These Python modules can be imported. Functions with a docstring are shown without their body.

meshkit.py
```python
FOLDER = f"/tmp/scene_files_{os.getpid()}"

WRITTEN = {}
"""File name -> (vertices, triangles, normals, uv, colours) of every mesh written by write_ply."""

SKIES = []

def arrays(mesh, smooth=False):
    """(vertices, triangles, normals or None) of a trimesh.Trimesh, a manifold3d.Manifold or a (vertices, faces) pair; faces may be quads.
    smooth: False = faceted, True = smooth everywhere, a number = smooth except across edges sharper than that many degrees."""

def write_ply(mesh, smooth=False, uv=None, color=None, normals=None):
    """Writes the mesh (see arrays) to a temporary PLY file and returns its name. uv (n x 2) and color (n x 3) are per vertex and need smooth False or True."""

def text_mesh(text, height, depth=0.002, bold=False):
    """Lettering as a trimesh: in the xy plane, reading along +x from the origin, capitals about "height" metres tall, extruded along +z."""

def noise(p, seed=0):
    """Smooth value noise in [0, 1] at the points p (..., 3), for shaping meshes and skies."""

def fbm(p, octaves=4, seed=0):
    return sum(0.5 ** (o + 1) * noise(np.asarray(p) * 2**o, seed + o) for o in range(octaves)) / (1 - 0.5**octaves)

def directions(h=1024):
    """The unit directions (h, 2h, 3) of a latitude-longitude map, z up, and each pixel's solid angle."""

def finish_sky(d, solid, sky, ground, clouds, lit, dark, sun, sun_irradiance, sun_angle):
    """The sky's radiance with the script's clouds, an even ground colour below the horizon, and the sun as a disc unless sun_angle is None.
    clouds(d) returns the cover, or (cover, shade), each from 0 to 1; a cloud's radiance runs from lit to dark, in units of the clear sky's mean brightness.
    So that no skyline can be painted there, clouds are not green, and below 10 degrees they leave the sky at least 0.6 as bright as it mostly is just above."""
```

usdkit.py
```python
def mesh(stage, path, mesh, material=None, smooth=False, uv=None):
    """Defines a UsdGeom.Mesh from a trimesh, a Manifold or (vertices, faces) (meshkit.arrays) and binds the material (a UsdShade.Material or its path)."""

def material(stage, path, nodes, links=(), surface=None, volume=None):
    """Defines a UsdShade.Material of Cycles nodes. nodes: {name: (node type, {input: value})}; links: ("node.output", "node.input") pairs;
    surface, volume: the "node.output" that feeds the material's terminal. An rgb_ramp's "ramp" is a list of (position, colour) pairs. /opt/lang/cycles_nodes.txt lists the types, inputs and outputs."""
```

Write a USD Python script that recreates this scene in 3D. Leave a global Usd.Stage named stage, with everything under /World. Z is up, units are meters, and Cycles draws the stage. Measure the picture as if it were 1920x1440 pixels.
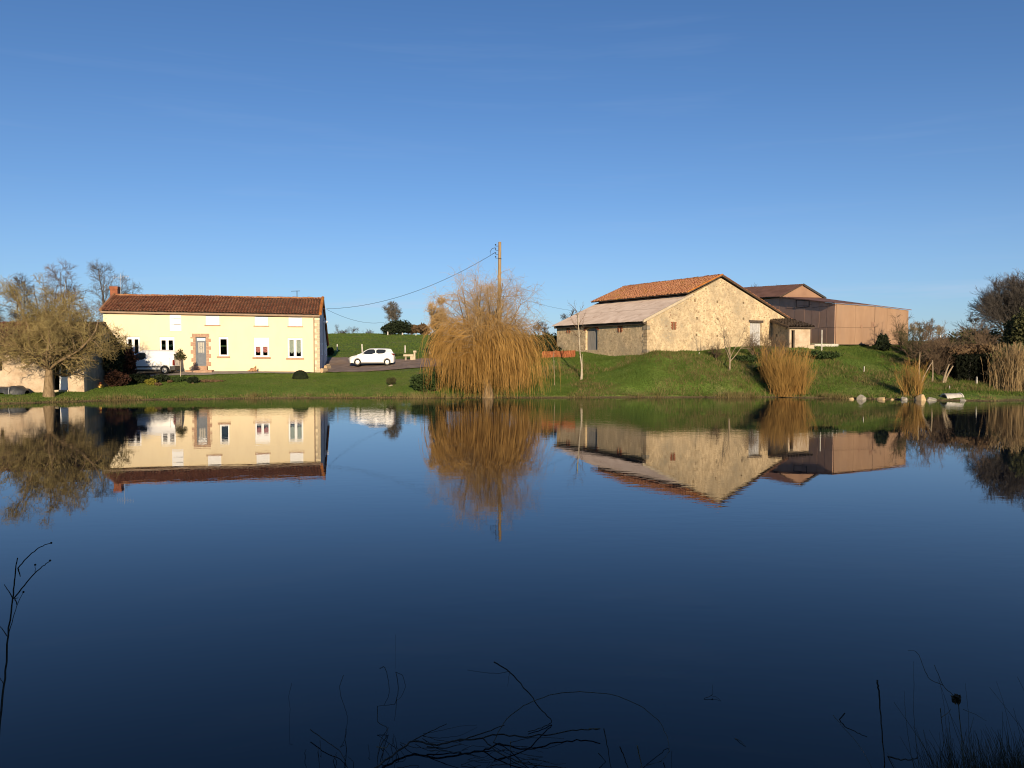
import math, random
import numpy as np, trimesh, shapely, usdkit, meshkit
import manifold3d as m3
from shapely.geometry import Polygon, box as sbox
from scipy.interpolate import RBFInterpolator
from pxr import Usd, UsdGeom, UsdLux, UsdShade, Gf, Sdf, Vt

stage = Usd.Stage.CreateInMemory()
UsdGeom.SetStageUpAxis(stage, UsdGeom.Tokens.z)
UsdGeom.Xform.Define(stage, '/World')
UsdGeom.Scope.Define(stage, '/World/Looks')

# ------------------------------------------------------------------ camera, sky, sun, exposure
FPX, Y0, CAMZ = 1480.0, 662.0, 3.0
PITCH = math.atan((720 - Y0) / FPX)
EXPOSURE = 0.4
SUN_AZ = math.radians(8.0)          # to the right of straight behind the camera
SUN_EL = math.radians(14.0)
SUN_INTENSITY, SKY_STRENGTH = 1.2, 0.090
SUN_COLOR = (1.0, 0.80, 0.55)

cam = UsdGeom.Camera.Define(stage, '/World/camera')
cam.CreateHorizontalApertureAttr(36.0)
cam.CreateVerticalApertureAttr(27.0)
cam.CreateFocalLengthAttr(36.0 * FPX / 1920)
cam.CreateClippingRangeAttr(Gf.Vec2f(0.05, 20000))
cam.CreateExposureAttr(EXPOSURE)
cam.AddTranslateOp().Set(Gf.Vec3d(0, 0, CAMZ))
cam.AddRotateXYZOp().Set(Gf.Vec3f(90 - math.degrees(PITCH), 0, 0))

TO_SUN = np.array([math.sin(SUN_AZ) * math.cos(SUN_EL), -math.cos(SUN_AZ) * math.cos(SUN_EL), math.sin(SUN_EL)])
sun = UsdLux.DistantLight.Define(stage, '/World/sun')
sun.CreateIntensityAttr(SUN_INTENSITY); sun.CreateAngleAttr(0.53); sun.CreateNormalizeAttr(True)
sun.CreateColorAttr(Gf.Vec3f(*SUN_COLOR))
# light shines along -z: rotate so that local +z points to the sun
sun.AddRotateXYZOp().Set(Gf.Vec3f(90 - math.degrees(SUN_EL), 0, math.degrees(math.atan2(TO_SUN[0], -TO_SUN[1]))))

dome = UsdLux.DomeLight.Define(stage, '/World/sky')
dome.CreateIntensityAttr(1.0)
dome.GetPrim().SetCustomDataByKey('kind', 'structure')
skym = usdkit.material(stage, '/World/Looks/sky_look', {
    'sky': ('sky_texture', {'sky_type': 'single_scattering', 'sun_disc': False, 'sun_elevation': SUN_EL,
                            'sun_rotation': math.atan2(TO_SUN[0], TO_SUN[1]), 'altitude': 100.0,
                            'air_density': 0.85, 'aerosol_density': 0.3, 'ozone_density': 5.6}),
    # a little thin cloud low over the skyline and a few faint high streaks, all round
    'tc': ('texture_coordinate', {}), 'mp': ('mapping', {'scale': (3.0, 3.0, 45.0)}), 'n': ('noise_texture', {'scale': 1.0, 'detail': 5.0, 'roughness': 0.6}), 'r': ('rgb_ramp', {'ramp': [(0.55, (0, 0, 0)), (0.72, (0.55, 0.55, 0.55))]}),
    'sx': ('separate_xyz', {}), 'el': ('rgb_ramp', {'ramp': [(0.0, (1, 1, 1)), (0.045, (1, 1, 1)), (0.09, (0.10, 0.10, 0.10)), (0.5, (0.04, 0.04, 0.04)), (1.0, (0, 0, 0))]}), 'mu': ('mix', {'mix_type': 'multiply', 'fac': 1.0}),
    'cl': ('mix', {'color2': (4.6, 5.4, 6.9)}), 'hz': ('rgb_ramp', {'ramp': [(0.0, (.26, .26, .26)), (0.10, (.20, .20, .20)), (0.19, (.09, .09, .09)), (0.30, (.03, .03, .03)), (0.45, (0, 0, 0)), (1.0, (0, 0, 0))]}), 'hm': ('mix', {'color2': (4.6, 5.4, 6.9)}),
    'bg': ('background_shader', {'strength': SKY_STRENGTH})},
    [('tc.generated', 'mp.vector'), ('mp.vector', 'n.vector'), ('n.fac', 'r.fac'), ('tc.generated', 'sx.vector'), ('sx.z', 'el.fac'), ('r.color', 'mu.color1'), ('el.color', 'mu.color2'), ('mu.color', 'cl.fac'), ('sx.z', 'hz.fac'), ('hz.color', 'hm.fac'), ('sky.color', 'hm.color1'), ('hm.color', 'cl.color1'), ('cl.color', 'bg.color')], surface='bg.background')
UsdShade.MaterialBindingAPI.Apply(dome.GetPrim()).Bind(skym)

# ------------------------------------------------------------------ helpers: pixels of a 1920 x 1440 frame to places
FW = np.array([0, math.cos(PITCH), -math.sin(PITCH)]); UPV = np.array([0, math.sin(PITCH), math.cos(PITCH)])
CAM = np.array([0, 0, CAMZ])
def ray(px, py):
    d = FW + (px - 960) / FPX * np.array([1.0, 0, 0]) - (py - 720) / FPX * UPV
    return d
def at(px, py, D):
    d = ray(px, py)
    return CAM + d * (D / d[1])

# ------------------------------------------------------------------ helpers: scene graph
_used = {}
def numbered(parent, name):
    k = (parent, name); n = _used.get(k, 0); _used[k] = n + 1
    return f'{parent}/{name}' if n == 0 else f'{parent}/{name}_{n:03d}'
def tag(p, label=None, cat=None, group=None, kind=None):
    p = p.GetPrim() if hasattr(p, 'GetPrim') else p
    for k, v in (('label', label), ('category', cat), ('group', group), ('kind', kind)):
        if v: p.SetCustomDataByKey(k, v)
    return p
def thing(name, label, cat, loc=(0, 0, 0), rotz=0.0, group=None, kind=None):
    x = UsdGeom.Xform.Define(stage, numbered('/World', name))
    x.AddTranslateOp().Set(Gf.Vec3d(*map(float, loc)))
    if rotz: x.AddRotateZOp().Set(math.degrees(rotz))
    return tag(x, label, cat, group, kind)
def obj(name, mesh, m, parent=None, smooth=False, label=None, cat=None, group=None, kind=None):
    base = parent.GetPath().pathString if parent is not None else '/World'
    if isinstance(mesh, MB): mesh = mesh.get()
    o = usdkit.mesh(stage, numbered(base, name), mesh, m, smooth)
    return tag(o, label, cat, group, kind)
def dup(src, label, loc, rotz=0.0, scale=1.0, group=None):
    was = src.GetCustomData()
    r = thing(src.GetName(), label, was['category'], (0, 0, 0), 0, group or was.get('group'))
    x = UsdGeom.Xformable(r); x.ClearXformOpOrder()
    r.GetReferences().AddInternalReference(src.GetPath())
    x.SetXformOpOrder([])
    m = Gf.Matrix4d().SetScale(scale) * Gf.Matrix4d().SetRotate(Gf.Rotation(Gf.Vec3d(0, 0, 1), math.degrees(rotz))) * Gf.Matrix4d().SetTranslate(Gf.Vec3d(*map(float, loc)))
    x.AddTransformOp().Set(m)
    r.SetInstanceable(True)
    return r

class MB:
    """collects pieces into one mesh"""
    def __init__(s): s.v, s.f, s.n = [], [], 0
    def add(s, v, f):
        v = np.asarray(v, float).reshape(-1, 3); f = np.asarray(f, int)
        if f.size == 0: return s
        if f.shape[1] == 4: f = np.vstack([f[:, [0, 1, 2]], f[:, [0, 2, 3]]])
        s.v.append(v); s.f.append(f + s.n); s.n += len(v); return s
    def mesh(s, m, T=None):
        v, f, _ = meshkit.arrays(m)
        if T is not None: v = v @ T[:3, :3].T + T[:3, 3]
        return s.add(v, f)
    def box(s, lo, hi, taper=0.0):
        (x0, y0, z0), (x1, y1, z1) = lo, hi; t = taper
        v = [(x0, y0, z0), (x1, y0, z0), (x1, y1, z0), (x0, y1, z0), (x0+t, y0+t, z1), (x1-t, y0+t, z1), (x1-t, y1-t, z1), (x0+t, y1-t, z1)]
        return s.add(v, BOXF)
    def hexa(s, v8): return s.add(v8, BOXF)
    def tube(s, pts, r, n=6, cap=True):
        pts = np.asarray(pts, float); r = np.broadcast_to(np.asarray(r, float), (len(pts),))
        v, f = tubes(pts[None], r[None], n); s.add(v, f)
        if cap:
            for ring in (np.arange(n)[::-1], (len(pts) - 1) * n + np.arange(n)):
                s.add(v[ring], [[0, i, i + 1] for i in range(1, n - 1)])
        return s
    def get(s): return (np.vstack(s.v), np.vstack(s.f))
BOXF = [[0, 3, 2, 1], [4, 5, 6, 7], [0, 1, 5, 4], [1, 2, 6, 5], [2, 3, 7, 6], [3, 0, 4, 7]]

def norm(a): return a / np.maximum(np.linalg.norm(a, axis=-1, keepdims=True), 1e-9)
def tubes(P, R, n=3):
    """P (N,K,3) polylines, R (N,K) radii -> one mesh of N tubes"""
    N, K, _ = P.shape
    T = np.empty_like(P); T[:, 1:-1] = P[:, 2:] - P[:, :-2]; T[:, 0] = P[:, 1] - P[:, 0]; T[:, -1] = P[:, -1] - P[:, -2]
    T = norm(T)
    ref = np.where(np.abs(T[:, :1, 2:3]) > 0.9, [1.0, 0, 0], [0, 0, 1.0])
    A = norm(np.cross(T, np.broadcast_to(ref, T.shape))); B = np.cross(T, A)
    a = np.arange(n) / n * 2 * np.pi
    V = P[:, :, None] + R[:, :, None, None] * (np.cos(a)[None, None, :, None] * A[:, :, None] + np.sin(a)[None, None, :, None] * B[:, :, None])
    idx = np.arange(N * K * n).reshape(N, K, n)
    p, q = idx[:, :-1], idx[:, 1:]
    F = np.stack([p, np.roll(p, -1, 2), np.roll(q, -1, 2), q], -1).reshape(-1, 4)
    return V.reshape(-1, 3), F

def extrude_y(poly, y0, y1):
    """shapely polygon in (x, z) -> solid between y0 and y1"""
    out = MB()
    for g in getattr(poly, 'geoms', [poly]):
        t = trimesh.creation.extrude_polygon(g, y1 - y0, engine='earcut')
        v = np.array(t.vertices); out.add(np.stack([v[:, 0], y0 + v[:, 2], v[:, 1]], 1), np.array(t.faces)[:, ::-1])
    return out.get()

# ------------------------------------------------------------------ helpers: materials
def L(n): return f'/World/Looks/{n}'
def mat(name, c1, c2=None, scale=3.0, lo=0.35, hi=0.65, rough=0.85, bump=0.0, bscale=None, island=0.0, detail=5.0, spec=0.3,
        trans=0.0, stretch=None, c3=None, s3=0.6, lo3=0.55, hi3=0.75, metal=0.0, coat=0.0, local=False):
    c2 = c2 or tuple(min(1, x * 1.15) for x in c1)
    nd = {'g': ('geometry', {}), 'n': ('noise_texture', {'scale': scale, 'detail': detail, 'roughness': 0.6}),
          'r': ('rgb_ramp', {'ramp': [(lo, c1), (hi, c2)]}),
          'p': ('principled_bsdf', {'roughness': rough, 'specular_ior_level': spec, 'metallic': metal, 'coat_weight': coat})}
    lk = []
    src = 'g.position'
    if local: nd['tc'] = ('texture_coordinate', {}); src = 'tc.object'
    if stretch: nd['mp'] = ('mapping', {'scale': stretch}); lk.append((src, 'mp.vector')); src = 'mp.vector'
    lk += [(src, 'n.vector'), ('n.fac', 'r.fac')]
    col = 'r.color'
    if c3:
        nd['n3'] = ('noise_texture', {'scale': s3, 'detail': 5.0, 'roughness': 0.65}); nd['r3'] = ('rgb_ramp', {'ramp': [(lo3, (0, 0, 0)), (hi3, (1, 1, 1))]})
        nd['m3'] = ('mix', {'color2': c3}); lk += [(src, 'n3.vector'), ('n3.fac', 'r3.fac'), ('r3.color', 'm3.fac'), (col, 'm3.color1')]; col = 'm3.color'
    if island:
        nd['mr'] = ('map_range', {'to_min': 1 - island, 'to_max': 1 + island}); nd['h'] = ('hsv', {})
        nd['mr2'] = ('map_range', {'to_min': 0.5 - 0.025 * min(island, 1), 'to_max': 0.5 + 0.025 * min(island, 1)})
        nd['w'] = ('white_noise_texture', {'dimensions': '1D'})
        lk += [('g.random_per_island', 'mr.value'), ('g.random_per_island', 'w.w'), ('w.value', 'mr2.value'), ('mr2.result', 'h.hue'), ('mr.result', 'h.value'), (col, 'h.color')]; col = 'h.color'
    lk.append((col, 'p.base_color'))
    if bump:
        nd['bn'] = ('noise_texture', {'scale': bscale or scale * 4, 'detail': 4.0}); nd['b'] = ('bump', {'strength': 1.0, 'distance': bump})
        lk += [(src, 'bn.vector'), ('bn.fac', 'b.height'), ('b.normal', 'p.normal')]
    out = 'p.BSDF'
    if trans:
        nd['t'] = ('translucent_bsdf', {}); nd['x'] = ('mix_closure', {'fac': trans}); lk += [(col, 't.color'), ('p.BSDF', 'x.closure1'), ('t.BSDF', 'x.closure2')]; out = 'x.closure'
    return usdkit.material(stage, L(name), nd, lk, surface=out)

def glass_mat(name, tint=(0.85, 0.9, 0.9), rough=0.02):
    return usdkit.material(stage, L(name), {'t': ('transparent_bsdf', {'color': tint}), 'g': ('glossy_bsdf', {'color': (1, 1, 1), 'roughness': rough}),
        'f': ('fresnel', {'IOR': 1.5}), 'x': ('mix_closure', {})}, [('f.fac', 'x.fac'), ('t.BSDF', 'x.closure1'), ('g.BSDF', 'x.closure2')], surface='x.closure')

K = {}
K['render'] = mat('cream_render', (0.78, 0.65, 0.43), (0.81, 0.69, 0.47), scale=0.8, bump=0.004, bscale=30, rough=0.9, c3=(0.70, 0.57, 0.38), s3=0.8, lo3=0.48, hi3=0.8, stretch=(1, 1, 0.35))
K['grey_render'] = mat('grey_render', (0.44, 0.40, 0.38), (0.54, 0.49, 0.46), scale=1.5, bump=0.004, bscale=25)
K['white'] = mat('white_paint', (0.80, 0.80, 0.80), (0.84, 0.84, 0.84), scale=2, rough=0.5)
K['pink_stone'] = mat('pink_granite', (0.42, 0.25, 0.16), (0.55, 0.36, 0.25), scale=6, bump=0.006, bscale=25, island=0.2)
K['pale_stone'] = mat('pale_stone', (0.55, 0.44, 0.30), (0.68, 0.58, 0.42), scale=5, bump=0.008, bscale=20, island=0.22)
K['sill'] = mat('brick_sill', (0.36, 0.22, 0.14), (0.45, 0.29, 0.19), scale=8)
K['tile'] = mat('clay_tile', (0.46, 0.155, 0.078), (0.74, 0.32, 0.165), scale=0.9, rough=0.8, island=0.55, c3=(0.58, 0.42, 0.28), s3=3.5, lo3=0.59, hi3=0.66)
K['ridge_tile'] = mat('ridge_clay', (0.34, 0.13, 0.06), (0.48, 0.26, 0.13), scale=3, island=0.25)
K['orange_tile'] = mat('orange_tile', (0.46, 0.18, 0.085), (0.60, 0.29, 0.15), scale=1.5, island=0.18, c3=(0.50, 0.27, 0.06), s3=1.0, lo3=0.55, hi3=0.7)
K['verge_tile'] = mat('verge_tile', (0.45, 0.14, 0.03), (0.60, 0.24, 0.05), scale=3, island=0.15)
K['brick'] = mat('red_brick', (0.26, 0.085, 0.045), (0.38, 0.14, 0.07), scale=6, island=0.2)
K['gutter'] = mat('gutter', (0.30, 0.21, 0.14), (0.37, 0.27, 0.19), scale=3, rough=0.5)
K['zinc'] = mat('zinc_pipe', (0.55, 0.56, 0.57), (0.62, 0.62, 0.62), scale=3, rough=0.45, metal=0.3)
K['door_grey'] = mat('grey_blue_door', (0.10, 0.12, 0.15), (0.13, 0.15, 0.18), scale=4, rough=0.5)
K['dark'] = mat('dark_iron', (0.03, 0.03, 0.032), (0.045, 0.045, 0.045), scale=5, rough=0.6)
K['glass'] = glass_mat('window_glass')
K['lace'] = mat('lace', (0.55, 0.53, 0.46), (0.66, 0.63, 0.56), scale=30, trans=0.3)
K['red_cloth'] = mat('red_check', (0.42, 0.06, 0.06), (0.60, 0.28, 0.26), scale=22, lo=0.45, hi=0.55)
K['mortar'] = mat('barn_mortar', (0.36, 0.265, 0.155), (0.66, 0.515, 0.32), scale=3.5, lo=0.30, hi=0.60, bump=0.015, bscale=9, c3=(0.31, 0.26, 0.18), s3=0.42, lo3=0.44, hi3=0.70, detail=10)
K['rubble'] = mat('rubble_stone', (0.38, 0.28, 0.165), (0.66, 0.52, 0.33), scale=2.6, bump=0.01, bscale=25, island=0.17, c3=(0.26, 0.15, 0.09), s3=0.6, lo3=0.60, hi3=0.75)
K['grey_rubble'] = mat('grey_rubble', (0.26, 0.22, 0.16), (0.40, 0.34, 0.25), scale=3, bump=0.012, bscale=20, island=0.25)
K['annex_stone'] = mat('annex_stone', (0.50, 0.37, 0.25), (0.68, 0.55, 0.40), scale=1.6, bump=0.02, bscale=9, island=0.18, detail=8, c3=(0.36, 0.24, 0.16), s3=0.9, lo3=0.55, hi3=0.75)
K['sheet'] = mat('fibre_sheet', (0.56, 0.44, 0.35), (0.70, 0.57, 0.47), scale=1.0, rough=0.8, island=0.07, c3=(0.34, 0.22, 0.15), s3=1.2, lo3=0.55, hi3=0.75, stretch=(1, 1, 1))
K['rust_sheet'] = mat('rust_sheet', (0.17, 0.085, 0.055), (0.25, 0.13, 0.09), scale=1.2, rough=0.75, island=0.12)
K['old_wood'] = mat('old_wood', (0.24, 0.23, 0.21), (0.36, 0.34, 0.31), scale=3, stretch=(6, 6, 0.6), bump=0.004, island=0.15)
K['pale_wood'] = mat('pale_wood', (0.40, 0.40, 0.40), (0.62, 0.61, 0.60), scale=5, bump=0.004, island=0.15)
K['beam'] = mat('dark_beam', (0.06, 0.045, 0.035), (0.10, 0.075, 0.055), scale=4)
K['panel'] = mat('brown_panel', (0.50, 0.30, 0.20), (0.57, 0.36, 0.25), scale=0.9, rough=0.7, island=0.10, c3=(0.42, 0.26, 0.18), s3=0.7, lo3=0.55, hi3=0.8)
K['panel_lit'] = mat('tan_panel', (0.28, 0.172, 0.105), (0.36, 0.228, 0.142), scale=1.1, rough=0.7, island=0.06, c3=(0.30, 0.195, 0.13), s3=1.0, lo3=0.45, hi3=0.75, stretch=(1, 1, 0.25))
K['concrete'] = mat('concrete', (0.40, 0.37, 0.32), (0.55, 0.52, 0.46), scale=4, bump=0.006)
K['car_white'] = mat('car_paint', (0.80, 0.80, 0.79), (0.82, 0.82, 0.81), scale=2, rough=0.35, coat=0.6, spec=0.5)
K['plastic'] = mat('black_plastic', (0.025, 0.025, 0.027), (0.035, 0.035, 0.035), scale=5, rough=0.5)
K['tyre'] = mat('tyre', (0.02, 0.02, 0.02), (0.03, 0.03, 0.03), scale=10, rough=0.8)
K['rim'] = mat('rim', (0.50, 0.48, 0.44), (0.60, 0.58, 0.54), scale=6, rough=0.4, metal=0.3)
K['car_glass'] = usdkit.material(stage, L('car_glass'), {'p': ('principled_bsdf', {'base_color': (0.02, 0.025, 0.03), 'roughness': 0.05, 'specular_ior_level': 0.6})}, [], surface='p.BSDF')
K['lamp_glass'] = mat('lamp_glass', (0.55, 0.56, 0.58), (0.65, 0.65, 0.66), scale=12, rough=0.15, spec=0.6)
K['red_lamp'] = mat('red_lamp', (0.13, 0.012, 0.01), (0.16, 0.015, 0.012), scale=12, rough=0.2)
K['pole_wood'] = mat('pole_wood', (0.24, 0.165, 0.09), (0.36, 0.26, 0.15), scale=4, stretch=(5, 5, 0.4), bump=0.006)
K['terracotta'] = mat('terracotta', (0.42, 0.15, 0.07), (0.50, 0.20, 0.10), scale=5)
K['stack_tile'] = mat('new_tile', (0.46, 0.13, 0.05), (0.58, 0.21, 0.09), scale=6, island=0.2)
K['tarp'] = mat('tarpaulin', (0.03, 0.033, 0.037), (0.06, 0.065, 0.07), scale=3, rough=0.45, bump=0.02, bscale=5)
K['yellow'] = mat('yellow_plastic', (0.70, 0.42, 0.10), (0.76, 0.50, 0.14), scale=4, rough=0.5)
K['orange'] = mat('orange_plastic', (0.60, 0.15, 0.05), (0.66, 0.2, 0.07), scale=4, rough=0.5)
K['rock_tan'] = mat('tan_rock', (0.40, 0.28, 0.14), (0.56, 0.42, 0.24), scale=4, bump=0.02, bscale=9)
K['rock_grey'] = mat('grey_rock', (0.20, 0.185, 0.15), (0.38, 0.35, 0.29), scale=4, bump=0.02, bscale=9)
K['log_end'] = mat('cut_wood', (0.55, 0.38, 0.22), (0.66, 0.48, 0.30), scale=8)
K['fur_tan'] = mat('tan_fur', (0.36, 0.19, 0.09), (0.50, 0.30, 0.16), scale=12)
K['fur_dark'] = mat('dark_fur', (0.03, 0.022, 0.018), (0.06, 0.04, 0.03), scale=12)
# vegetation
K['bark_olive'] = mat('lichen_bark', (0.25, 0.185, 0.085), (0.45, 0.36, 0.15), scale=2.0, island=0.3, rough=0.95, spec=0.1)
K['bark_trunk'] = mat('trunk_bark', (0.16, 0.11, 0.06), (0.30, 0.22, 0.13), scale=5, stretch=(3, 3, 0.6), bump=0.02, rough=0.95, spec=0.1)
K['bark_brown'] = mat('brown_twigs', (0.15, 0.10, 0.065), (0.24, 0.17, 0.11), scale=2.0, island=0.25, rough=0.95, spec=0.1)
K['bark_grey'] = mat('grey_bark', (0.10, 0.088, 0.075), (0.17, 0.15, 0.12), scale=3.0, island=0.2, rough=0.95, spec=0.1)
K['bark_dark'] = mat('dark_twigs', (0.068, 0.060, 0.054), (0.115, 0.10, 0.088), scale=3.0, island=0.25, rough=0.95, spec=0.1)
K['birch'] = mat('birch_bark', (0.32, 0.27, 0.19), (0.48, 0.42, 0.32), scale=8, stretch=(1, 1, 4), c3=(0.12, 0.1, 0.08), s3=5, lo3=0.66, hi3=0.72)
K['pale_bark'] = mat('pale_bark', (0.25, 0.19, 0.12), (0.38, 0.30, 0.20), scale=5, island=0.15)
K['willow_gold'] = mat('willow_gold', (0.42, 0.225, 0.06), (0.80, 0.475, 0.15), scale=1.3, island=0.32, trans=0.22, spec=0.15)
K['willow_pale'] = mat('willow_pale', (0.46, 0.29, 0.12), (0.60, 0.41, 0.20), scale=0.8, island=0.3, spec=0.15)
K['osier'] = mat('osier_orange', (0.42, 0.225, 0.065), (0.60, 0.36, 0.11), scale=0.8, island=0.4, trans=0.1, spec=0.15)
K['reed'] = mat('dry_reed', (0.38, 0.25, 0.12), (0.54, 0.40, 0.22), scale=1.0, island=0.3, trans=0.2, spec=0.1)
K['leaf_dark'] = mat('dark_leaf', (0.018, 0.030, 0.012), (0.04, 0.06, 0.02), scale=3, island=0.4, trans=0.15)
K['leaf_mid'] = mat('mid_leaf', (0.04, 0.075, 0.018), (0.075, 0.12, 0.03), scale=3, island=0.35, trans=0.2)
K['leaf_olive'] = mat('olive_leaf', (0.08, 0.085, 0.03), (0.13, 0.13, 0.05), scale=2, island=0.35, trans=0.2)
K['leaf_red'] = mat('russet_leaf', (0.055, 0.022, 0.014), (0.11, 0.045, 0.025), scale=2, island=0.35, trans=0.15)
K['leaf_yellow'] = mat('yellow_leaf', (0.25, 0.24, 0.03), (0.36, 0.32, 0.05), scale=3, island=0.3, trans=0.25)
K['leaf_brown'] = mat('brown_leaf', (0.17, 0.10, 0.05), (0.26, 0.17, 0.09), scale=2, island=0.35, trans=0.15)
K['grass_blade'] = mat('grass_blade', (0.115, 0.185, 0.030), (0.19, 0.26, 0.048), scale=0.5, island=0.35, trans=0.25, c3=(0.19, 0.17, 0.06), s3=0.5, lo3=0.58, hi3=0.75, spec=0.2)
K['dry_grass'] = mat('dry_grass', (0.24, 0.19, 0.075), (0.38, 0.31, 0.14), scale=1.0, island=0.35, trans=0.2, spec=0.1)
K['dead_twig'] = mat('dead_twig', (0.035, 0.028, 0.022), (0.075, 0.06, 0.045), scale=6, rough=0.9)
K['dead_stem'] = mat('dead_stem', (0.10, 0.075, 0.05), (0.18, 0.14, 0.09), scale=6, rough=0.9)
# ------------------------------------------------------------------ the setting: terrain, pond, drive
def anchor(px, py, D): return at(px, py, D)
_an = [anchor(*a) for a in [
    # annex plateau and left lawn
    (-40, 736, 50.5), (30, 736, 50.5), (130, 735, 51.5), (130, 734, 56), (220, 727, 53.5), (300, 722, 55.5), (420, 716, 57), (560, 714, 57.5), (720, 722, 56.5),
    # house terrace
    (205, 705, 60.0), (300, 701.5, 60.2), (420, 698, 62.2), (500, 698, 63), (598, 698.5, 64.3), (400, 690, 70), (590, 689, 72),
    # drive
    (650, 696, 63.5), (680, 689.5, 67.5), (720, 688, 67.8), (780, 688, 66), (640, 674, 73.5), (720, 673, 73), (780, 672, 72),
    # field
    (620, 664, 79), (740, 662, 80), (650, 651, 92), (750, 648, 95), (620, 636, 115), (740, 635, 115), (615, 625.5, 140), (700, 625.5, 140), (790, 628, 140), (300, 640, 130), (60, 640, 130),
    # around willow, pole, tile stack
    (860, 712, 57), (935, 700, 60), (900, 672, 75), (1050, 672, 64), (1000, 650, 90), (950, 630, 130), (1100, 630, 130),
    # bank and barn
    (1090, 713, 58), (1150, 690, 60.5), (1110, 662, 67), (1044, 655, 71), (1213, 660, 60), (1213, 700, 56.3), (1330, 657, 62), (1330, 700, 57), (1368, 694, 57.8), (1447, 651, 65.5),
    (1300, 652, 75), (1480, 652, 63), (1480, 690, 58), (1540, 654, 63.5), (1566, 651, 65.5), (1620, 652, 65), (1700, 650, 65.5), (1620, 700, 57), (1700, 690, 58.5), (1640, 640, 85),
    # right side
    (1760, 690, 60), (1800, 655, 78), (1770, 640, 100), (1800, 640, 110), (1900, 690, 60), (1900, 645, 100), (2100, 690, 60), (1900, 735, 53)]]
_an += [np.array(a) for a in [(-48, 60, 1.2), (-60, 45, 1.0), (-70, 20, 1.2), (-60, 90, 3), (0, 250, 2.5), (-120, 250, 2.5), (120, 250, 2.5), (75, 60, 2.0), (70, 20, 1.2), (60, 110, 4.2), (100, 140, 4.2), (-100, 140, 4.5),
    (0, -8, 1.6), (-8, 0, 1.3), (8, 0, 1.3), (-30, -8, 1.6), (30, -8, 1.6), (0, 1.5, 1.1), (-120, 0, 1.5), (120, 0, 1.5), (0, -80, 2), (-120, -80, 2), (120, -80, 2)]]
SHORE_PX = [(0, 757), (60, 755.5), (100, 754), (200, 751), (300, 749.5), (400, 748), (500, 747), (600, 746.2), (700, 746), (800, 746), (900, 746), (1000, 746), (1100, 745.5), (1200, 745), (1300, 745), (1440, 745), (1520, 746),
            (1600, 747.5), (1700, 749.5), (1760, 751), (1800, 751.5), (1850, 752), (1920, 751)]
def on_water(px, py):
    d = ray(px, py); return (CAM + d * (-CAMZ / d[2]))[:2]
_far = [on_water(*p) for p in SHORE_PX]
_rng = np.random.default_rng(5)
_poly = [(-62, 30), (-57, 38), (-46, 44)] + [tuple(p) for p in _far] + [(44, 46), (56, 40), (60, 28), (50, 10), (24, 5.6), (6, 5.2), (3.6, 5.1), (2.6, 4.4), (0, 4.3), (-3, 4.4), (-20, 5), (-50, 12)]
_ring = Polygon(_poly).exterior
_t = np.arange(0, _ring.length, 0.35)
_pp = np.array([_ring.interpolate(t).coords[0] for t in _t])
_wob = (meshkit.fbm(np.c_[_pp * 0.5, np.zeros(len(_pp))], 3, seed=3) - 0.5) * 0.9 * np.clip((_pp[:, 1] - 3) / 30, 0.25, 1)
_pp[:, 1] += _wob * np.clip((_pp[:, 1] - 5) / 10, 0.2, 1)
POND = Polygon(_pp).buffer(0)
for _x, _y in [tuple(p) for p in _far[::2]]:
    pass
_an += [np.array((x, y, 0.16)) for x, y in _pp[::12]]
_an = np.array(_an)
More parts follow.
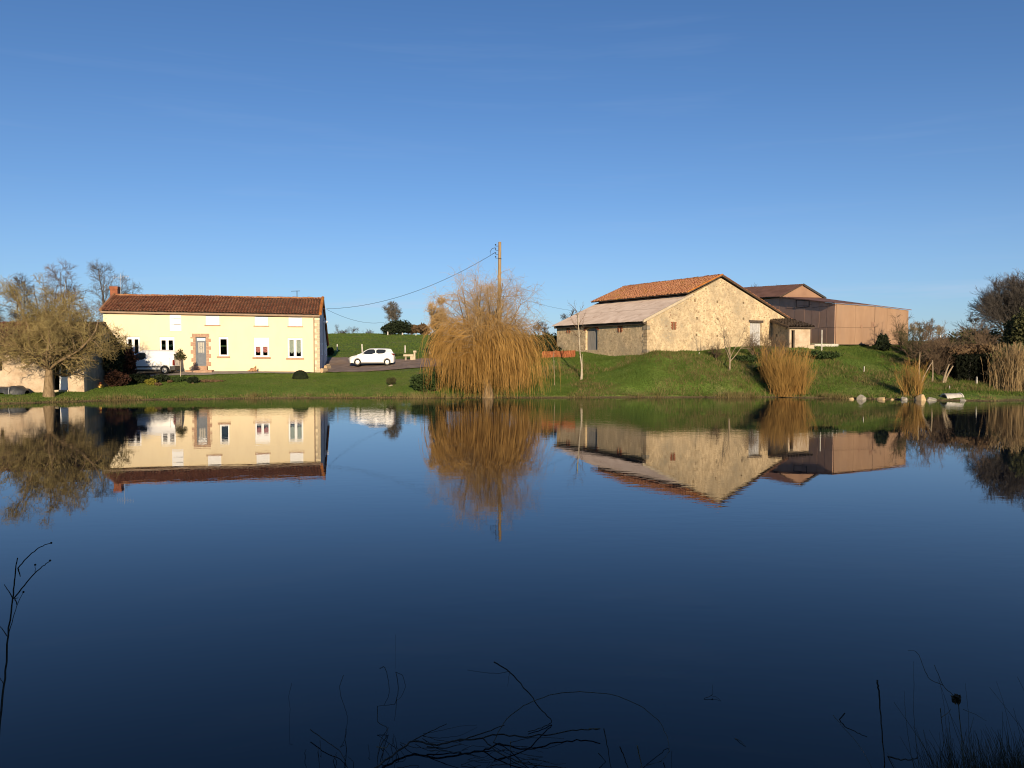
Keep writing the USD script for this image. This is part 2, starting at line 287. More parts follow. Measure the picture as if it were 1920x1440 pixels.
_, _ui = np.unique(np.round(_an[:, :2], 1), axis=0, return_index=True); _an = _an[_ui]
_rbf = RBFInterpolator(_an[:, :2], _an[:, 2], kernel='linear', smoothing=0.15, neighbors=60)
def land(x, y):
    x, y = np.asarray(x, float), np.asarray(y, float); sh = np.broadcast(x, y).shape
    q = np.stack([np.broadcast_to(x, sh).ravel(), np.broadcast_to(y, sh).ravel()], 1)
    qc = np.clip(q, [-200, -90], [200, 260])
    z = _rbf(qc)
    far = np.clip((np.maximum(np.abs(q[:, 0]) - 200, q[:, 1] - 260)) / 400, 0, 1)
    return (z * (1 - far) + (-2.0) * far).reshape(sh)
shapely.prepare(POND)
def ground_z(x, y):
    x, y = np.asarray(x, float), np.asarray(y, float); sh = np.broadcast(x, y).shape
    X, Y = np.broadcast_to(x, sh).ravel(), np.broadcast_to(y, sh).ravel()
    z = land(X, Y)
    near = (np.abs(X) < 90) & (Y > -5) & (Y < 75)
    d = np.full(len(X), 50.0); inside = np.zeros(len(X), bool)
    if near.any():
        p = shapely.points(X[near], Y[near]); d[near] = shapely.distance(p, POND.exterior); inside[near] = shapely.contains(POND, p)
    amp = np.clip(d / 3, 0, 1) * np.clip((60 - np.abs(Y - 55)) / 30, 0.2, 1) * 0.16 * np.where(X > 3, 1.5, 0.6)
    lump = (meshkit.fbm(np.c_[X * 0.45, Y * 0.45, X * 0], 4, seed=11) - 0.5) * 2 * amp
    lip = 0.08 + 0.10 * meshkit.noise(np.c_[X * 0.8, Y * 0.8, X * 0], seed=2)
    s = np.clip(d / 2.0, 0, 1); s = s * s * (3 - 2 * s)
    zo = lip + (np.maximum(z, 0.2) - lip) * s + lump
    zi = -np.minimum(1.6, 0.10 + d * 0.5)
    return np.where(inside, zi, zo).reshape(sh)
def gz(x, y): return float(ground_z(np.array([x]), np.array([y]))[0])
def gpt(px, py, D0=44.0, D1=200.0):
    D = np.linspace(D0, D1, 1600); d = ray(px, py)
    P = CAM + d[None] * (D / d[1])[:, None]
    h = P[:, 2] - ground_z(P[:, 0], P[:, 1])
    k = np.argmax(h < 0)
    if h[k] >= 0: k = len(D) - 1
    p = P[k]; return np.array([p[0], p[1], gz(p[0], p[1])])
def gcol(px, D):
    p = at(px, 700, D); return np.array([p[0], p[1], gz(p[0], p[1])])

def grid(xs, ys, zf):
    X, Y = np.meshgrid(xs, ys); Z = zf(X, Y)
    n, m = X.shape; idx = np.arange(n * m).reshape(n, m)
    F = np.stack([idx[:-1, :-1], idx[:-1, 1:], idx[1:, 1:], idx[1:, :-1]], -1).reshape(-1, 4)
    return np.stack([X, Y, Z], -1).reshape(-1, 3), F
xs = np.unique(np.round(np.concatenate([np.linspace(-2500, -200, 12), np.linspace(-200, -60, 36), np.arange(-60, 60, 0.45), np.linspace(60, 200, 36), np.linspace(200, 2500, 12)]), 3))
ys = np.unique(np.round(np.concatenate([np.linspace(-600, -20, 12), np.arange(-20, 2, 1.5), np.arange(2, 8, 0.3), np.arange(8, 42, 1.7), np.arange(42, 68, 0.3), np.arange(68, 110, 1.0), np.arange(110, 260, 5), np.linspace(260, 3000, 14)]), 3))
gm = usdkit.material(stage, L('ground_look'), {
    'g': ('geometry', {}), 'n1': ('noise_texture', {'scale': 0.30, 'detail': 7.0, 'roughness': 0.65}), 'n2': ('noise_texture', {'scale': 6.0, 'detail': 5.0, 'roughness': 0.7}),
    'r1': ('rgb_ramp', {'ramp': [(0.30, (0.08, 0.14, 0.022)), (0.46, (0.125, 0.20, 0.035)), (0.60, (0.17, 0.20, 0.055)), (0.73, (0.23, 0.19, 0.10))]}),
    'r2': ('rgb_ramp', {'ramp': [(0.3, (0.55, 0.55, 0.55)), (0.7, (1.25, 1.25, 1.25))]}),
    'mul': ('mix', {'mix_type': 'multiply', 'fac': 1.0}),
    'sx': ('separate_xyz', {}), 'mr': ('map_range', {'from_min': 0.05, 'from_max': 0.14, 'to_min': 1.0, 'to_max': 0.0, 'clamp': True}), 'mud': ('mix', {'color2': (0.10, 0.078, 0.042)}),
    'nb': ('noise_texture', {'scale': 9.0, 'detail': 5.0}), 'b': ('bump', {'distance': 0.10}),
    'p': ('principled_bsdf', {'roughness': 0.95, 'specular_ior_level': 0.1})},
    [('g.position', 'n1.vector'), ('g.position', 'n2.vector'), ('g.position', 'nb.vector'), ('n1.fac', 'r1.fac'), ('n2.fac', 'r2.fac'), ('r1.color', 'mul.color1'), ('r2.color', 'mul.color2'),
     ('g.position', 'sx.vector'), ('sx.z', 'mr.value'), ('mr.result', 'mud.fac'), ('mul.color', 'mud.color1'), ('mud.color', 'p.base_color'), ('nb.fac', 'b.height'), ('b.normal', 'p.normal')], surface='p.BSDF')
obj('ground', grid(xs, ys, ground_z), gm, smooth=True, kind='structure')

wm = usdkit.material(stage, L('water_look'), {
    'g': ('geometry', {}), 'm1': ('mapping', {'scale': (0.9, 2.2, 1.0)}), 'n1': ('noise_texture', {'scale': 1.6, 'detail': 3.0, 'roughness': 0.55}),
    'm2': ('mapping', {'scale': (0.05, 0.10, 1.0)}), 'n2': ('noise_texture', {'scale': 1.0, 'detail': 3.0}), 'r2': ('map_range', {'from_min': 0.40, 'from_max': 0.62, 'to_min': 0.10, 'to_max': 1.0, 'clamp': True}),
    'sx': ('separate_xyz', {}), 'ry': ('rgb_ramp', {'ramp': [(0.0, (.25, .25, .25)), (0.20, (.3, .3, .3)), (0.42, (.38, .38, .38)), (0.60, (1.0, 1.0, 1.0)), (1.0, (2.0, 2.0, 2.0))]}), 'my': ('map_range', {'from_min': 6.0, 'from_max': 56.0, 'to_min': 0.0, 'to_max': 1.0, 'clamp': True}),
    'mu': ('math', {'math_type': 'multiply'}), 'mu2': ('math', {'math_type': 'multiply'}),
    'b': ('bump', {'distance': 0.006, 'strength': 1.0, 'use_object_space': False}),
    'p': ('principled_bsdf', {'base_color': (0.004, 0.006, 0.008), 'roughness': 0.012, 'ior': 1.36, 'specular_ior_level': 0.5})},
    [('g.position', 'm1.vector'), ('m1.vector', 'n1.vector'), ('g.position', 'm2.vector'), ('m2.vector', 'n2.vector'), ('n2.fac', 'r2.value'), ('g.position', 'sx.vector'), ('sx.y', 'my.value'), ('my.result', 'ry.fac'),
     ('r2.result', 'mu.value1'), ('ry.color', 'mu.value2'), ('mu.value', 'mu2.value1'), ('n1.fac', 'mu2.value2'), ('mu2.value', 'b.height'), ('b.normal', 'p.normal')], surface='p.BSDF')
wp = POND.buffer(1.2)
obj('water', (np.array([(-75, 2, 0), (75, 2, 0), (75, 62, 0), (-75, 62, 0)], float), np.array([[0, 1, 2, 3]])), wm, kind='structure')

def drape(poly, step, lift):
    """triangulated sheet of a polygon lying on the ground"""
    x0, y0, x1, y1 = poly.bounds
    X, Y = np.meshgrid(np.arange(x0, x1, step), np.arange(y0, y1, step)); p = np.c_[X.ravel(), Y.ravel()]
    p = p[shapely.contains_xy(poly.buffer(-step * 0.4), p[:, 0], p[:, 1])]
    ext = poly.exterior; b = np.array([ext.interpolate(t).coords[0] for t in np.arange(0, ext.length, step * 0.8)])
    from scipy.spatial import Delaunay
    q = np.vstack([p, b]); tri = Delaunay(q).simplices
    c = q[tri].mean(1); tri = tri[shapely.contains_xy(poly, c[:, 0], c[:, 1])]
    a = q[tri]; flip = np.cross(a[:, 1] - a[:, 0], a[:, 2] - a[:, 0]) < 0; tri[flip] = tri[flip][:, ::-1]
    return np.c_[q, ground_z(q[:, 0], q[:, 1]) + lift], tri
# bump-free drive surface: a slightly raised strip running round the house and past the parked car
_dr = [gpt(628, 699)[:2], gpt(690, 697.5)[:2], gpt(750, 693)[:2], gpt(800, 689)[:2], gpt(870, 684)[:2], gpt(860, 672)[:2], gpt(780, 675)[:2], gpt(720, 676)[:2], gpt(660, 673)[:2], gpt(618, 672)[:2],
       np.array([-17.8, 76.0]), np.array([-15.9, 65.3])]
_drp = Polygon(_dr).buffer(0.6).buffer(-0.4)
_fr = Polygon([(-33.5, 57.9), (-23.0, 59.9), (-22.0, 60.6), (-15.5, 63.4), (-15.9, 64.2), (-31.4, 61.5), (-33.8, 61.0)])
K['drive'] = mat('drive_gravel', (0.20, 0.15, 0.125), (0.31, 0.24, 0.195), scale=1.2, rough=0.95, bump=0.02, bscale=22, c3=(0.30, 0.21, 0.14), s3=0.4, lo3=0.5, hi3=0.7, spec=0.1)
K['path'] = mat('house_path', (0.21, 0.19, 0.17), (0.30, 0.27, 0.24), scale=1.5, rough=0.95, bump=0.012, bscale=25)
obj('driveway', drape(_drp, 0.5, 0.07), K['drive'], smooth=True, kind='structure')
obj('path', drape(_fr.buffer(-0.1), 0.5, 0.05), K['path'], smooth=True, kind='structure')

# grass: one mass of blades over the lawns, the bank and the meadow
def blades(rng, x, y, h, w, lean=0.4, z=None):
    n = len(x); z = ground_z(x, y) if z is None else z
    a = rng.uniform(0, np.pi, n); dx, dy = np.cos(a) * w / 2, np.sin(a) * w / 2
    lx, ly = rng.normal(0, lean, n) * h, rng.normal(0, lean, n) * h
    V = np.stack([np.stack([x - dx, y - dy, z - 0.02], 1), np.stack([x + dx, y + dy, z - 0.02], 1), np.stack([x + lx, y + ly, z + h], 1)], 1)
    return V.reshape(-1, 3), np.arange(3 * n).reshape(n, 3)
def scatter(rng, n, x0, x1, y0, y1, avoid=()):
    x, y = rng.uniform(x0, x1, n), rng.uniform(y0, y1, n)
    keep = ~shapely.contains_xy(POND, x, y)
    for a in avoid: keep &= ~shapely.contains_xy(a, x, y)
    return x[keep], y[keep]
# ------------------------------------------------------------------ buildings
class Frame:
    """a building's own axes: x along its front, y into it, z up, from a corner at its foot"""
    def __init__(s, O, ang): s.O = np.array(O, float); s.a = ang; s.u = np.array([math.cos(ang), math.sin(ang), 0]); s.w = np.array([-math.sin(ang), math.cos(ang), 0])
    def on(s, px, py, y=0.0):
        d = ray(px, py); o = s.O + s.w * y; t = ((o - CAM) @ s.w) / (d @ s.w); q = CAM + d * t - s.O
        return q @ s.u, q[2]
    def side(s, px, py, x=0.0):
        d = ray(px, py); o = s.O + s.u * x; t = ((o - CAM) @ s.u) / (d @ s.u); q = CAM + d * t - s.O
        return q @ s.w, q[2]
    def world(s, x, y, z=0.0): return s.O + s.u * x + s.w * y + np.array([0, 0, z])
    def foot(s, x0, x1, y0, y1): return Polygon([s.world(x, y)[:2] for x, y in ((x0, y0), (x1, y0), (x1, y1), (x0, y1))])

def lerp(a, b, t): return np.asarray(a) * (1 - t) + np.asarray(b) * t
def slab(P00, P10, P11, P01, th):
    P = [np.asarray(p, float) for p in (P00, P10, P11, P01)]
    n = norm(np.cross(P[1] - P[0], P[3] - P[0])); n = n if n[2] > 0 else -n
    return MB().hexa([p - n * th for p in P] + P)
def barrel_tiles(P00, P10, P11, P01, ncol, nrow, rng, rad=0.62, arc=5, sag=0.0):
    """overlapping half-round tiles over a four-cornered slope (eave left, eave right, ridge right, ridge left)"""
    P00, P10, P11, P01 = (np.asarray(p, float) for p in (P00, P10, P11, P01))
    n = norm(np.cross(P10 - P00, P01 - P00)); n = n if n[2] > 0 else -n
    u = norm(P10 - P00); w = np.linalg.norm(P10 - P00) / ncol
    i, j = np.meshgrid(np.arange(ncol), np.arange(nrow), indexing='ij'); i, j = i.ravel(), j.ravel(); N = len(i)
    s = (i + 0.5) / ncol + rng.normal(0, 0.02, N) / ncol
    def pt(s, t):
        s, t = s[:, None], t[:, None]
        return (P00 * (1 - s) + P10 * s) * (1 - t) + (P01 * (1 - s) + P11 * s) * t - np.array([0, 0, 1]) * (sag * np.sin(s * 9 + 1) * t)
    t0 = np.clip(j / nrow - 0.012 + rng.normal(0, 0.012, N), -0.03, 1); t1 = np.minimum((j + 1.2) / nrow, 1.0)
    a = pt(s, t0) + n * 0.035; b = pt(s + rng.normal(0, 0.06, N) / ncol, t1) + n * 0.0
    ang = np.linspace(0, np.pi, arc)
    r0, r1 = w * rad * 0.9, w * rad * 0.72
    ring = lambda c, r: c[:, None] + r * (np.cos(ang)[None, :, None] * u + np.sin(ang)[None, :, None] * n)
    V = np.concatenate([ring(a, r0), ring(b, r1)], 1)
    base = (np.arange(N) * 2 * arc)[:, None]
    F = np.concatenate([base + np.array([[k, k + 1, arc + k + 1, arc + k]]) for k in range(arc - 1)], 0)
    return V.reshape(-1, 3), F
def ridge_caps(A, B, n, r, rng):
    A, B = np.asarray(A, float), np.asarray(B, float); m = MB(); u = (B - A) / n; side = norm(np.cross(u, [0, 0, 1.0])); 
    for k in range(n):
        p = A + u * k - u * 0.08; q = A + u * (k + 1); ang = np.linspace(-0.15, np.pi + 0.15, 7); j = rng.normal(0, 0.012)
        f = lambda c, rr: [c + rr * (math.cos(t) * side + (math.sin(t)) * np.array([0, 0, 1.0])) for t in ang]
        v = f(p + [0, 0, j], r) + f(q + [0, 0, j], r * 0.82)
        m.add(v, [[i, i + 1, 7 + i + 1, 7 + i] for i in range(6)])
    return m
def rubble(frame_fn, inside, n, rng, size=(0.12, 0.30), proud=(0.015, 0.05)):
    """irregular stones standing a little proud of a wall; frame_fn(x, z, out) gives the place, inside(x, z) says whether a stone may stand there"""
    m = MB(); pts = []
    b = inside.bounds
    x = rng.uniform(b[0], b[2], n * 3); z = rng.uniform(b[1], b[3], n * 3); ok = shapely.contains_xy(inside, x, z); x, z = x[ok], z[ok]
    cell = {}
    for a, c in zip(x, z):
        s = rng.uniform(*size); k = (int(a / 0.4), int(c / 0.4)); good = True
        for dx in (-1, 0, 1):
            for dz in (-1, 0, 1):
                for (a2, c2, s2) in cell.get((k[0] + dx, k[1] + dz), ()):
                    if abs(a - a2) < (s + s2) * 0.52 and abs(c - c2) < (s + s2) * 0.33: good = False
        if good: cell.setdefault(k, []).append((a, c, s)); pts.append((a, c, s))
        if len(pts) >= n: break
    for a, c, s in pts:
        ang = np.sort(rng.uniform(0, 2 * np.pi, 7)) * 0.35 + np.linspace(0, 2 * np.pi, 7, endpoint=False) * 0.65 + rng.uniform(0, 1)
        r = s / 2 * rng.uniform(0.8, 1.15, 7); o = rng.uniform(*proud); asp = rng.uniform(0.5, 0.8); tilt = rng.normal(0, 0.15)
        X, Z = np.cos(ang) * r, np.sin(ang) * r * asp; X, Z = X * math.cos(tilt) - Z * math.sin(tilt), X * math.sin(tilt) + Z * math.cos(tilt)
        v = [frame_fn(a + p, c + q, -0.01) for p, q in zip(X, Z)] + [frame_fn(a + p * 0.72, c + q * 0.72, o * rng.uniform(0.7, 1.1)) for p, q in zip(X, Z)] 
        m.add(v, [[i, (i + 1) % 7, 7 + (i + 1) % 7, 7 + i] for i in range(7)]); m.add(v[7:], [[0, i, i + 1] for i in range(1, 6)])
    return m

AVOID = []
# --- the cream farmhouse
rng = np.random.default_rng(21)
HB = at(600, 698, 64.5); ANG = math.radians(9.9); HL = 16.43
hf = Frame((HB[0] - HL * math.cos(ANG), HB[1] - HL * math.sin(ANG), HB[2]), ANG)
HD, HR = 10.2, 3.2
house = thing('farmhouse', 'long cream rendered farmhouse with red-brown clay tiled roof and white shutters', 'house', hf.O, hf.a)
AVOID.append(hf.foot(-0.1, HL + 0.1, -0.1, HD + 0.2))
eL, eR = hf.on(195, 583)[1], hf.on(600, 590.5)[1]
rL, rR = hf.on(225, 553.5, HR)[1], hf.on(601, 560, HR)[1]
bk = hf.side(612.5, 648, HL)[1]; bL = bk + 0.15
def ez(x): return eL + (eR - eL) * x / HL
def prect(px0, px1, py0, py1, y=0.0):
    x0, z1 = hf.on(px0, py0, y); x1, _ = hf.on(px1, (py0 + py1) / 2, y); z0 = hf.on((px0 + px1) / 2, py1, y)[1]; z1 = hf.on((px0 + px1) / 2, py0, y)[1]
    return x0, x1, z0, z1
LOW = [(236, 262, 631, 667), (298.5, 327, 631.5, 667), (409.5, 428, 631.5, 668), (476, 504.5, 632.5, 669.5), (539, 567, 633.5, 671)]
UPP = [(385.5, 411, 590.2, 609.2), (477.5, 502.5, 592, 610.5), (541, 566, 593.5, 611.5)]
HAY = (318.5, 340, 585.5, 620.5); DOOR = (366.5, 386.5, 632, 686)
holes = [prect(*p) for p in LOW + UPP + [DOOR]]
front = Polygon([(0, -0.6), (HL, -0.6), (HL, eR), (0, eL)]).difference(shapely.union_all([sbox(a, c, b, d) for a, b, c, d in holes]))
obj('wall', extrude_y(front, 0, 0.35), K['render'], house, label='cream rendered front wall')
def side_poly(zf, zr, zb): return Polygon([(0.35, -0.6), (HD - 0.35, -0.6), (HD - 0.35, zb), (HR, zr - 0.12), (0.35, zf + (zr - zf) * 0.35 / HR - 0.1)])
def extrude_x(poly, x0, x1):
    v, f = extrude_y(poly, x0, x1); v = np.asarray(v)
    return np.stack([v[:, 1], v[:, 0], v[:, 2]], 1), np.asarray(f)[:, ::-1]
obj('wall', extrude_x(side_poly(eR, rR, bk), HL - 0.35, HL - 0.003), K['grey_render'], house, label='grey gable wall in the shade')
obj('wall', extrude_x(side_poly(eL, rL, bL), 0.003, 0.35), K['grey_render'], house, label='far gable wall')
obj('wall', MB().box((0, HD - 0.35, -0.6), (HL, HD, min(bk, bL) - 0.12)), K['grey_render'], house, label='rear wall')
# roof: two slopes, tiles laid on them
OV = 0.28
E0, E1 = np.array([-0.12, -OV, eL - 0.02]), np.array([HL + 0.10, -OV, eR - 0.02])
R0, R1 = np.array([-0.12, HR, rL]), np.array([HL + 0.10, HR, rR])
B0, B1 = np.array([-0.12, HD + 0.2, bL]), np.array([HL + 0.10, HD + 0.2, bk])
roof = obj('roof', slab(E0, E1, R1, R0, 0.07), K['beam'], house)
slabb = slab(R0, R1, B1, B0, 0.07); obj('roof_boards', slabb, K['beam'], roof)
obj('roof_tiles', barrel_tiles(E0, E1, R1, R0, 72, 11, rng, rad=0.53, sag=0.05), K['tile'], roof, smooth=50, kind='stuff', label='red-brown half-round tiles with pale lichen')
obj('roof_tiles', barrel_tiles(B1, B0, R0, R1, 72, 18, rng, arc=4), K['tile'], roof, smooth=50, kind='stuff')
obj('ridge_tiles', ridge_caps(R0 + [0, 0, 0.0], R1 + [0, 0, 0.0], 40, 0.13, rng), K['ridge_tile'], roof, smooth=50, kind='stuff')
obj('verge', MB().tube([E1 + [-0.02, 0, 0.09], R1 + [-0.02, 0, 0.10]], 0.13, 8), K['verge_tile'], roof, smooth=40, label='orange verge tiles at the gable end')
obj('verge', MB().tube([R1 + [-0.02, 0, 0.10], B1 + [-0.02, 0, 0.09]], 0.10, 8), K['verge_tile'], roof, smooth=40)
obj('verge', MB().tube([E0 + [0.02, 0, 0.09], R0 + [0.02, 0, 0.10]], 0.11, 8), K['ridge_tile'], roof, smooth=40)
cor = MB(); cor.hexa([(0.0, -0.14, eL - 0.20), (HL, -0.14, eR - 0.20), (HL, 0.0, eR - 0.20), (0, 0, eL - 0.20), (0, -0.14, eL - 0.06), (HL, -0.14, eR - 0.06), (HL, 0, eR - 0.06), (0, 0, eL - 0.06)])
obj('cornice', cor, K['pink_stone'], house)
obj('gutter', MB().tube([(-0.1, -0.27, eL - 0.10), (HL + 0.05, -0.27, eR - 0.10)], 0.075, 8), K['gutter'], house, smooth=40)
obj('downpipe', MB().tube([(HL - 0.45, -0.26, eR - 0.14), (HL - 0.45, -0.10, eR - 0.42), (HL - 0.45, -0.07, 0.0)], 0.045, 8), K['gutter'], house, smooth=40)
# chimney
cx, _ = hf.on(216, 560, HR + 0.3); cz1 = hf.on(216, 537.5, HR + 0.3)[1]
ch = obj('chimney', MB().box((cx - 0.28, HR - 0.05, rL - 0.6), (cx + 0.28, HR + 0.65, cz1 - 0.22)), K['brick'], roof)
obj('chimney_cap', MB().box((cx - 0.33, HR - 0.10, cz1 - 0.22), (cx + 0.33, HR + 0.70, cz1)), K['brick'], roof)
# quoins up the right-hand corner
zq = -0.3; k = 0
while zq < eR - 0.42:
    h = rng.uniform(0.20, 0.30); w = 0.42 if k % 2 else 0.26; w += rng.uniform(-0.05, 0.05)
    obj('quoin_stone', MB().box((HL - w, -0.018 - rng.uniform(0, 0.012), zq + 0.012), (HL + 0.004, 0.30, min(zq + h, eR - 0.24) - 0.012), 0.004), K['pale_stone'], house); zq += h; k += 1

def ring_frame(x0, x1, z0, z1, t, y0, y1, mull=None, bot=None):
    m = MB(); b = bot or t
    m.box((x0, y0, z0), (x0 + t, y1, z1)); m.box((x1 - t, y0, z0), (x1, y1, z1)); m.box((x0 + t, y0 + .001, z1 - t), (x1 - t, y1, z1 - .001)); m.box((x0 + t, y0 + .001, z0 + .001), (x1 - t, y1, z0 + b))
    if mull: xm = (x0 + x1) / 2; m.box((xm - mull / 2, y0 - .004, z0 + b), (xm + mull / 2, y1, z1 - t))
    return m
def window(rect, style):
    x0, x1, z0, z1 = rect
    fr = {'pair': 0.125, 'single': 0.12}[style['f']]
    top = style.get('top', 0.0)
    m = ring_frame(x0 + .004, x1 - .004, z0 + .004, z1 - .004 - top, fr, 0.10, 0.19, 0.20 if style['f'] == 'pair' else None)
    if top: m.box((x0 + .004, 0.085, z1 - top), (x1 - .004, 0.20, z1 - .003))
    w = obj('window', m, K['white'], house, label=style.get('label'))
    zt = z1 - top - fr; zb = z0 + fr
    ps = [(x0 + fr, (x0 + x1) / 2 - 0.10), ((x0 + x1) / 2 + 0.10, x1 - fr)] if style['f'] == 'pair' else [(x0 + fr, x1 - fr)]
    for a, b in ps:
        obj('pane', MB().box((a - .01, 0.15, zb - .01), (b + .01, 0.158, zt + .01)), K['glass'], w)
        c = style.get('curtain')
        if c:
            zz = zb + (zt - zb) * style['drop']; n = 9; xs_ = np.linspace(a, b, n)
            low = [zz - (0.16 if style.get('point') else 0.1) * (1 - abs(2 * i / (n - 1) - 1)) for i in range(n)]
            yy = [0.20 + 0.012 * (i % 2) for i in range(n)]
            v = [(x, y, z) for x, y, z in zip(xs_, yy, low)] + [(x, y, zt) for x, y in zip(xs_, yy)]
            obj('curtain', MB().add(v, [[i, i + 1, n + i + 1, n + i] for i in range(n - 1)]), c, w)
    if style.get('sill', True):
        obj('sill', MB().box((x0 - 0.13, -0.09, z0 - 0.13), (x1 + 0.13, 0.10, z0), 0.008), K['sill'], w)
    return w
hol = [prect(*p) for p in LOW]
window(hol[0], {'f': 'pair', 'top': 0.08, 'sill': True})
window(hol[1], {'f': 'pair', 'top': 0.14, 'sill': True})
window(hol[2], {'f': 'single', 'top': 0.06, 'label': 'narrow white window with one dark pane'})
window(hol[3], {'f': 'pair', 'top': 0.62, 'curtain': K['red_cloth'], 'drop': 0.45, 'label': 'white window with shutter half down and red curtains'})
window(hol[4], {'f': 'pair', 'top': 0.05, 'curtain': K['lace'], 'drop': 0.30, 'point': True, 'label': 'white window with pale pointed net curtains'})
for p in UPP:
    x0, x1, z0, z1 = prect(*p)
    m = MB(); nsl = 9
    for k in range(nsl): m.box((x0 + .05, 0.05 + .004 * (k % 2), z0 + .03 + (z1 - z0 - .06) * k / nsl), (x1 - .05, 0.09, z0 + .03 + (z1 - z0 - .06) * (k + 1) / nsl - .004))
    w = obj('shutter', m, K['white'], house, label='closed white roller shutter')
    obj('shutter_frame', ring_frame(x0 + .003, x1 - .003, z0 + .003, z1 - .003, 0.06, 0.03, 0.12), K['white'], w)
    obj('sill', MB().box((x0 - 0.10, -0.06, z0 - 0.08), (x1 + 0.10, 0.08, z0), 0.006), K['sill'], w)
x0, x1, z0, z1 = prect(*HAY)
hs = obj('hayloft_shutter', ring_frame(x0, x1, z0, z1, 0.09, -0.05, -0.004), K['white'], house, label='tall white boarded hayloft shutter under the eave')
for k in range(3):
    a, b = z0 + .09 + (z1 - z0 - .18) * k / 3, z0 + .09 + (z1 - z0 - .18) * (k + 1) / 3
    obj('board', MB().box((x0 + .09, -0.044, a + .018), (x1 - .09, -0.004, b - .018)), K['white'], hs)
for k in (1, 2, 2.85):
    zz = z0 + .09 + (z1 - z0 - .18) * k / 3
    obj('strap_hinge', MB().box((x0 + .30, -0.062, zz - .02), (x1 - .03, -0.05, zz + .02)), K['dark'], hs)
# front door with its stone surround and steps
x0, x1, z0, z1 = prect(*DOOR); zs = hf.on(376, 686)[1]
dr = obj('door', MB().box((x0 + .07, 0.14, zs), (x1 - .07, 0.20, z1 - .30)), K['door_grey'], house, label='grey-blue front door with a small barred pane')
obj('door_frame', ring_frame(x0 + .003, x1 - .003, zs + .002, z1 - .003, 0.075, 0.10, 0.22, bot=0.03), K['door_grey'], dr)
obj('door_panel', MB().box((x0 + .19, 0.12, zs + .12), (x1 - .19, 0.14, zs + .85), 0.012), K['door_grey'], dr)
obj('transom', MB().box((x0 + .08, 0.13, z1 - .28), (x1 - .08, 0.19, z1 - .08)), K['zinc'], dr)
zp0, zp1 = zs + 1.05, z1 - .42
obj('pane', MB().box((x0 + .17, 0.125, zp0), (x1 - .17, 0.138, zp1)), K['lace'], dr)
g = MB()
for t in (0.3, 0.7): g.box((x0 + .17 + (x1 - x0 - .34) * t - .012, 0.105, zp0), (x0 + .17 + (x1 - x0 - .34) * t + .012, 0.123, zp1))
xm, zm = (x0 + x1) / 2, (zp0 + zp1) / 2
for t in range(10): g.tube([(xm + .12 * math.cos(t * .628), .112, zm + .12 * math.sin(t * .628)), (xm + .12 * math.cos((t + 1) * .628), .112, zm + .12 * math.sin((t + 1) * .628))], .010, 4, False)
obj('grille', g, K['door_grey'], dr)
obj('handle', MB().tube([(x1 - .16, .13, zs + .98), (x1 - .16, .08, zs + .98), (x1 - .28, .08, zs + .98)], .013, 6), K['zinc'], dr, smooth=40)
zq = zs - .02; k = 0
while zq < z1 - .02:
    h = min(rng.uniform(.28, .36), z1 - zq)
    for sgn in (-1, 1):
        w = (.20, .36)[(k + (sgn > 0)) % 2] + rng.uniform(-.03, .03); e = x0 if sgn < 0 else x1
        a, b = (e - w, e - .004) if sgn < 0 else (e + .004, e + w)
        obj('surround_stone', MB().box((a, -.022 - rng.uniform(0, .01), zq + .008), (b, .10, zq + h - .008), .004), K['pink_stone'], house)
    zq += h; k += 1
for a, b in ((x0 - .26, xm - .006), (xm + .006, x1 + .26)):
    obj('surround_stone', MB().box((a, -.028, z1 + .006), (b, .10, z1 + .27), .004), K['pink_stone'], house)
zg = hf.on(376, 697)[1]
obj('doorstep', MB().box((x0 - .10, -.42, zg + .14), (x1 + .12, .10, zs - .003), .01), K['pink_stone'], house)
obj('doorstep', MB().box((x0 - .62, -.95, zg - .4), (x1 + .60, -.0, zg + .138), .01), K['pink_stone'], house)
# fittings on the shaded gable
y_, z_ = hf.side(604, 603, HL)
lm = obj('outdoor_lamp', MB().tube([(HL, y_ + .6, z_), (HL + .22, y_ + .6, z_ + .03)], .03, 6), K['white'], house)
sp = trimesh.creation.icosphere(2, 0.16); sp.apply_scale((1.3, 1, .8)); sp.apply_translation((HL + .25, y_ + .6, z_)); obj('lamp_shade', sp, K['white'], lm, smooth=True)
obj('downpipe', MB().tube([(HL + .08, 4.6, hf.side(606, 592, HL)[1] - .2), (HL + .08, 4.6, 0.1)], .06, 8), K['zinc'], house, smooth=40)
cb = obj('cable_bracket', MB().tube([(HL, HR + .3, rR - .85), (HL + .35, HR + .3, rR - .85), (HL + .35, HR + .3, rR - 1.0)], .03, 6), K['zinc'], house, smooth=40)
BRACKET = hf.world(HL + .35, HR + .3, rR - .85)
for a, zt in ((2.0, 2.0), (6.3, 2.1), (8.3, 1.9)):
    gw = obj('window', ring_frame(0, .8, 0, 1.0, .08, 0, .05, .06), K['white'], house)
    UsdGeom.Xformable(gw).AddTransformOp().Set(Gf.Matrix4d().SetRotate(Gf.Rotation(Gf.Vec3d(0, 0, 1), 90)) * Gf.Matrix4d().SetTranslate(Gf.Vec3d(HL + .052, a, zt - .6)))
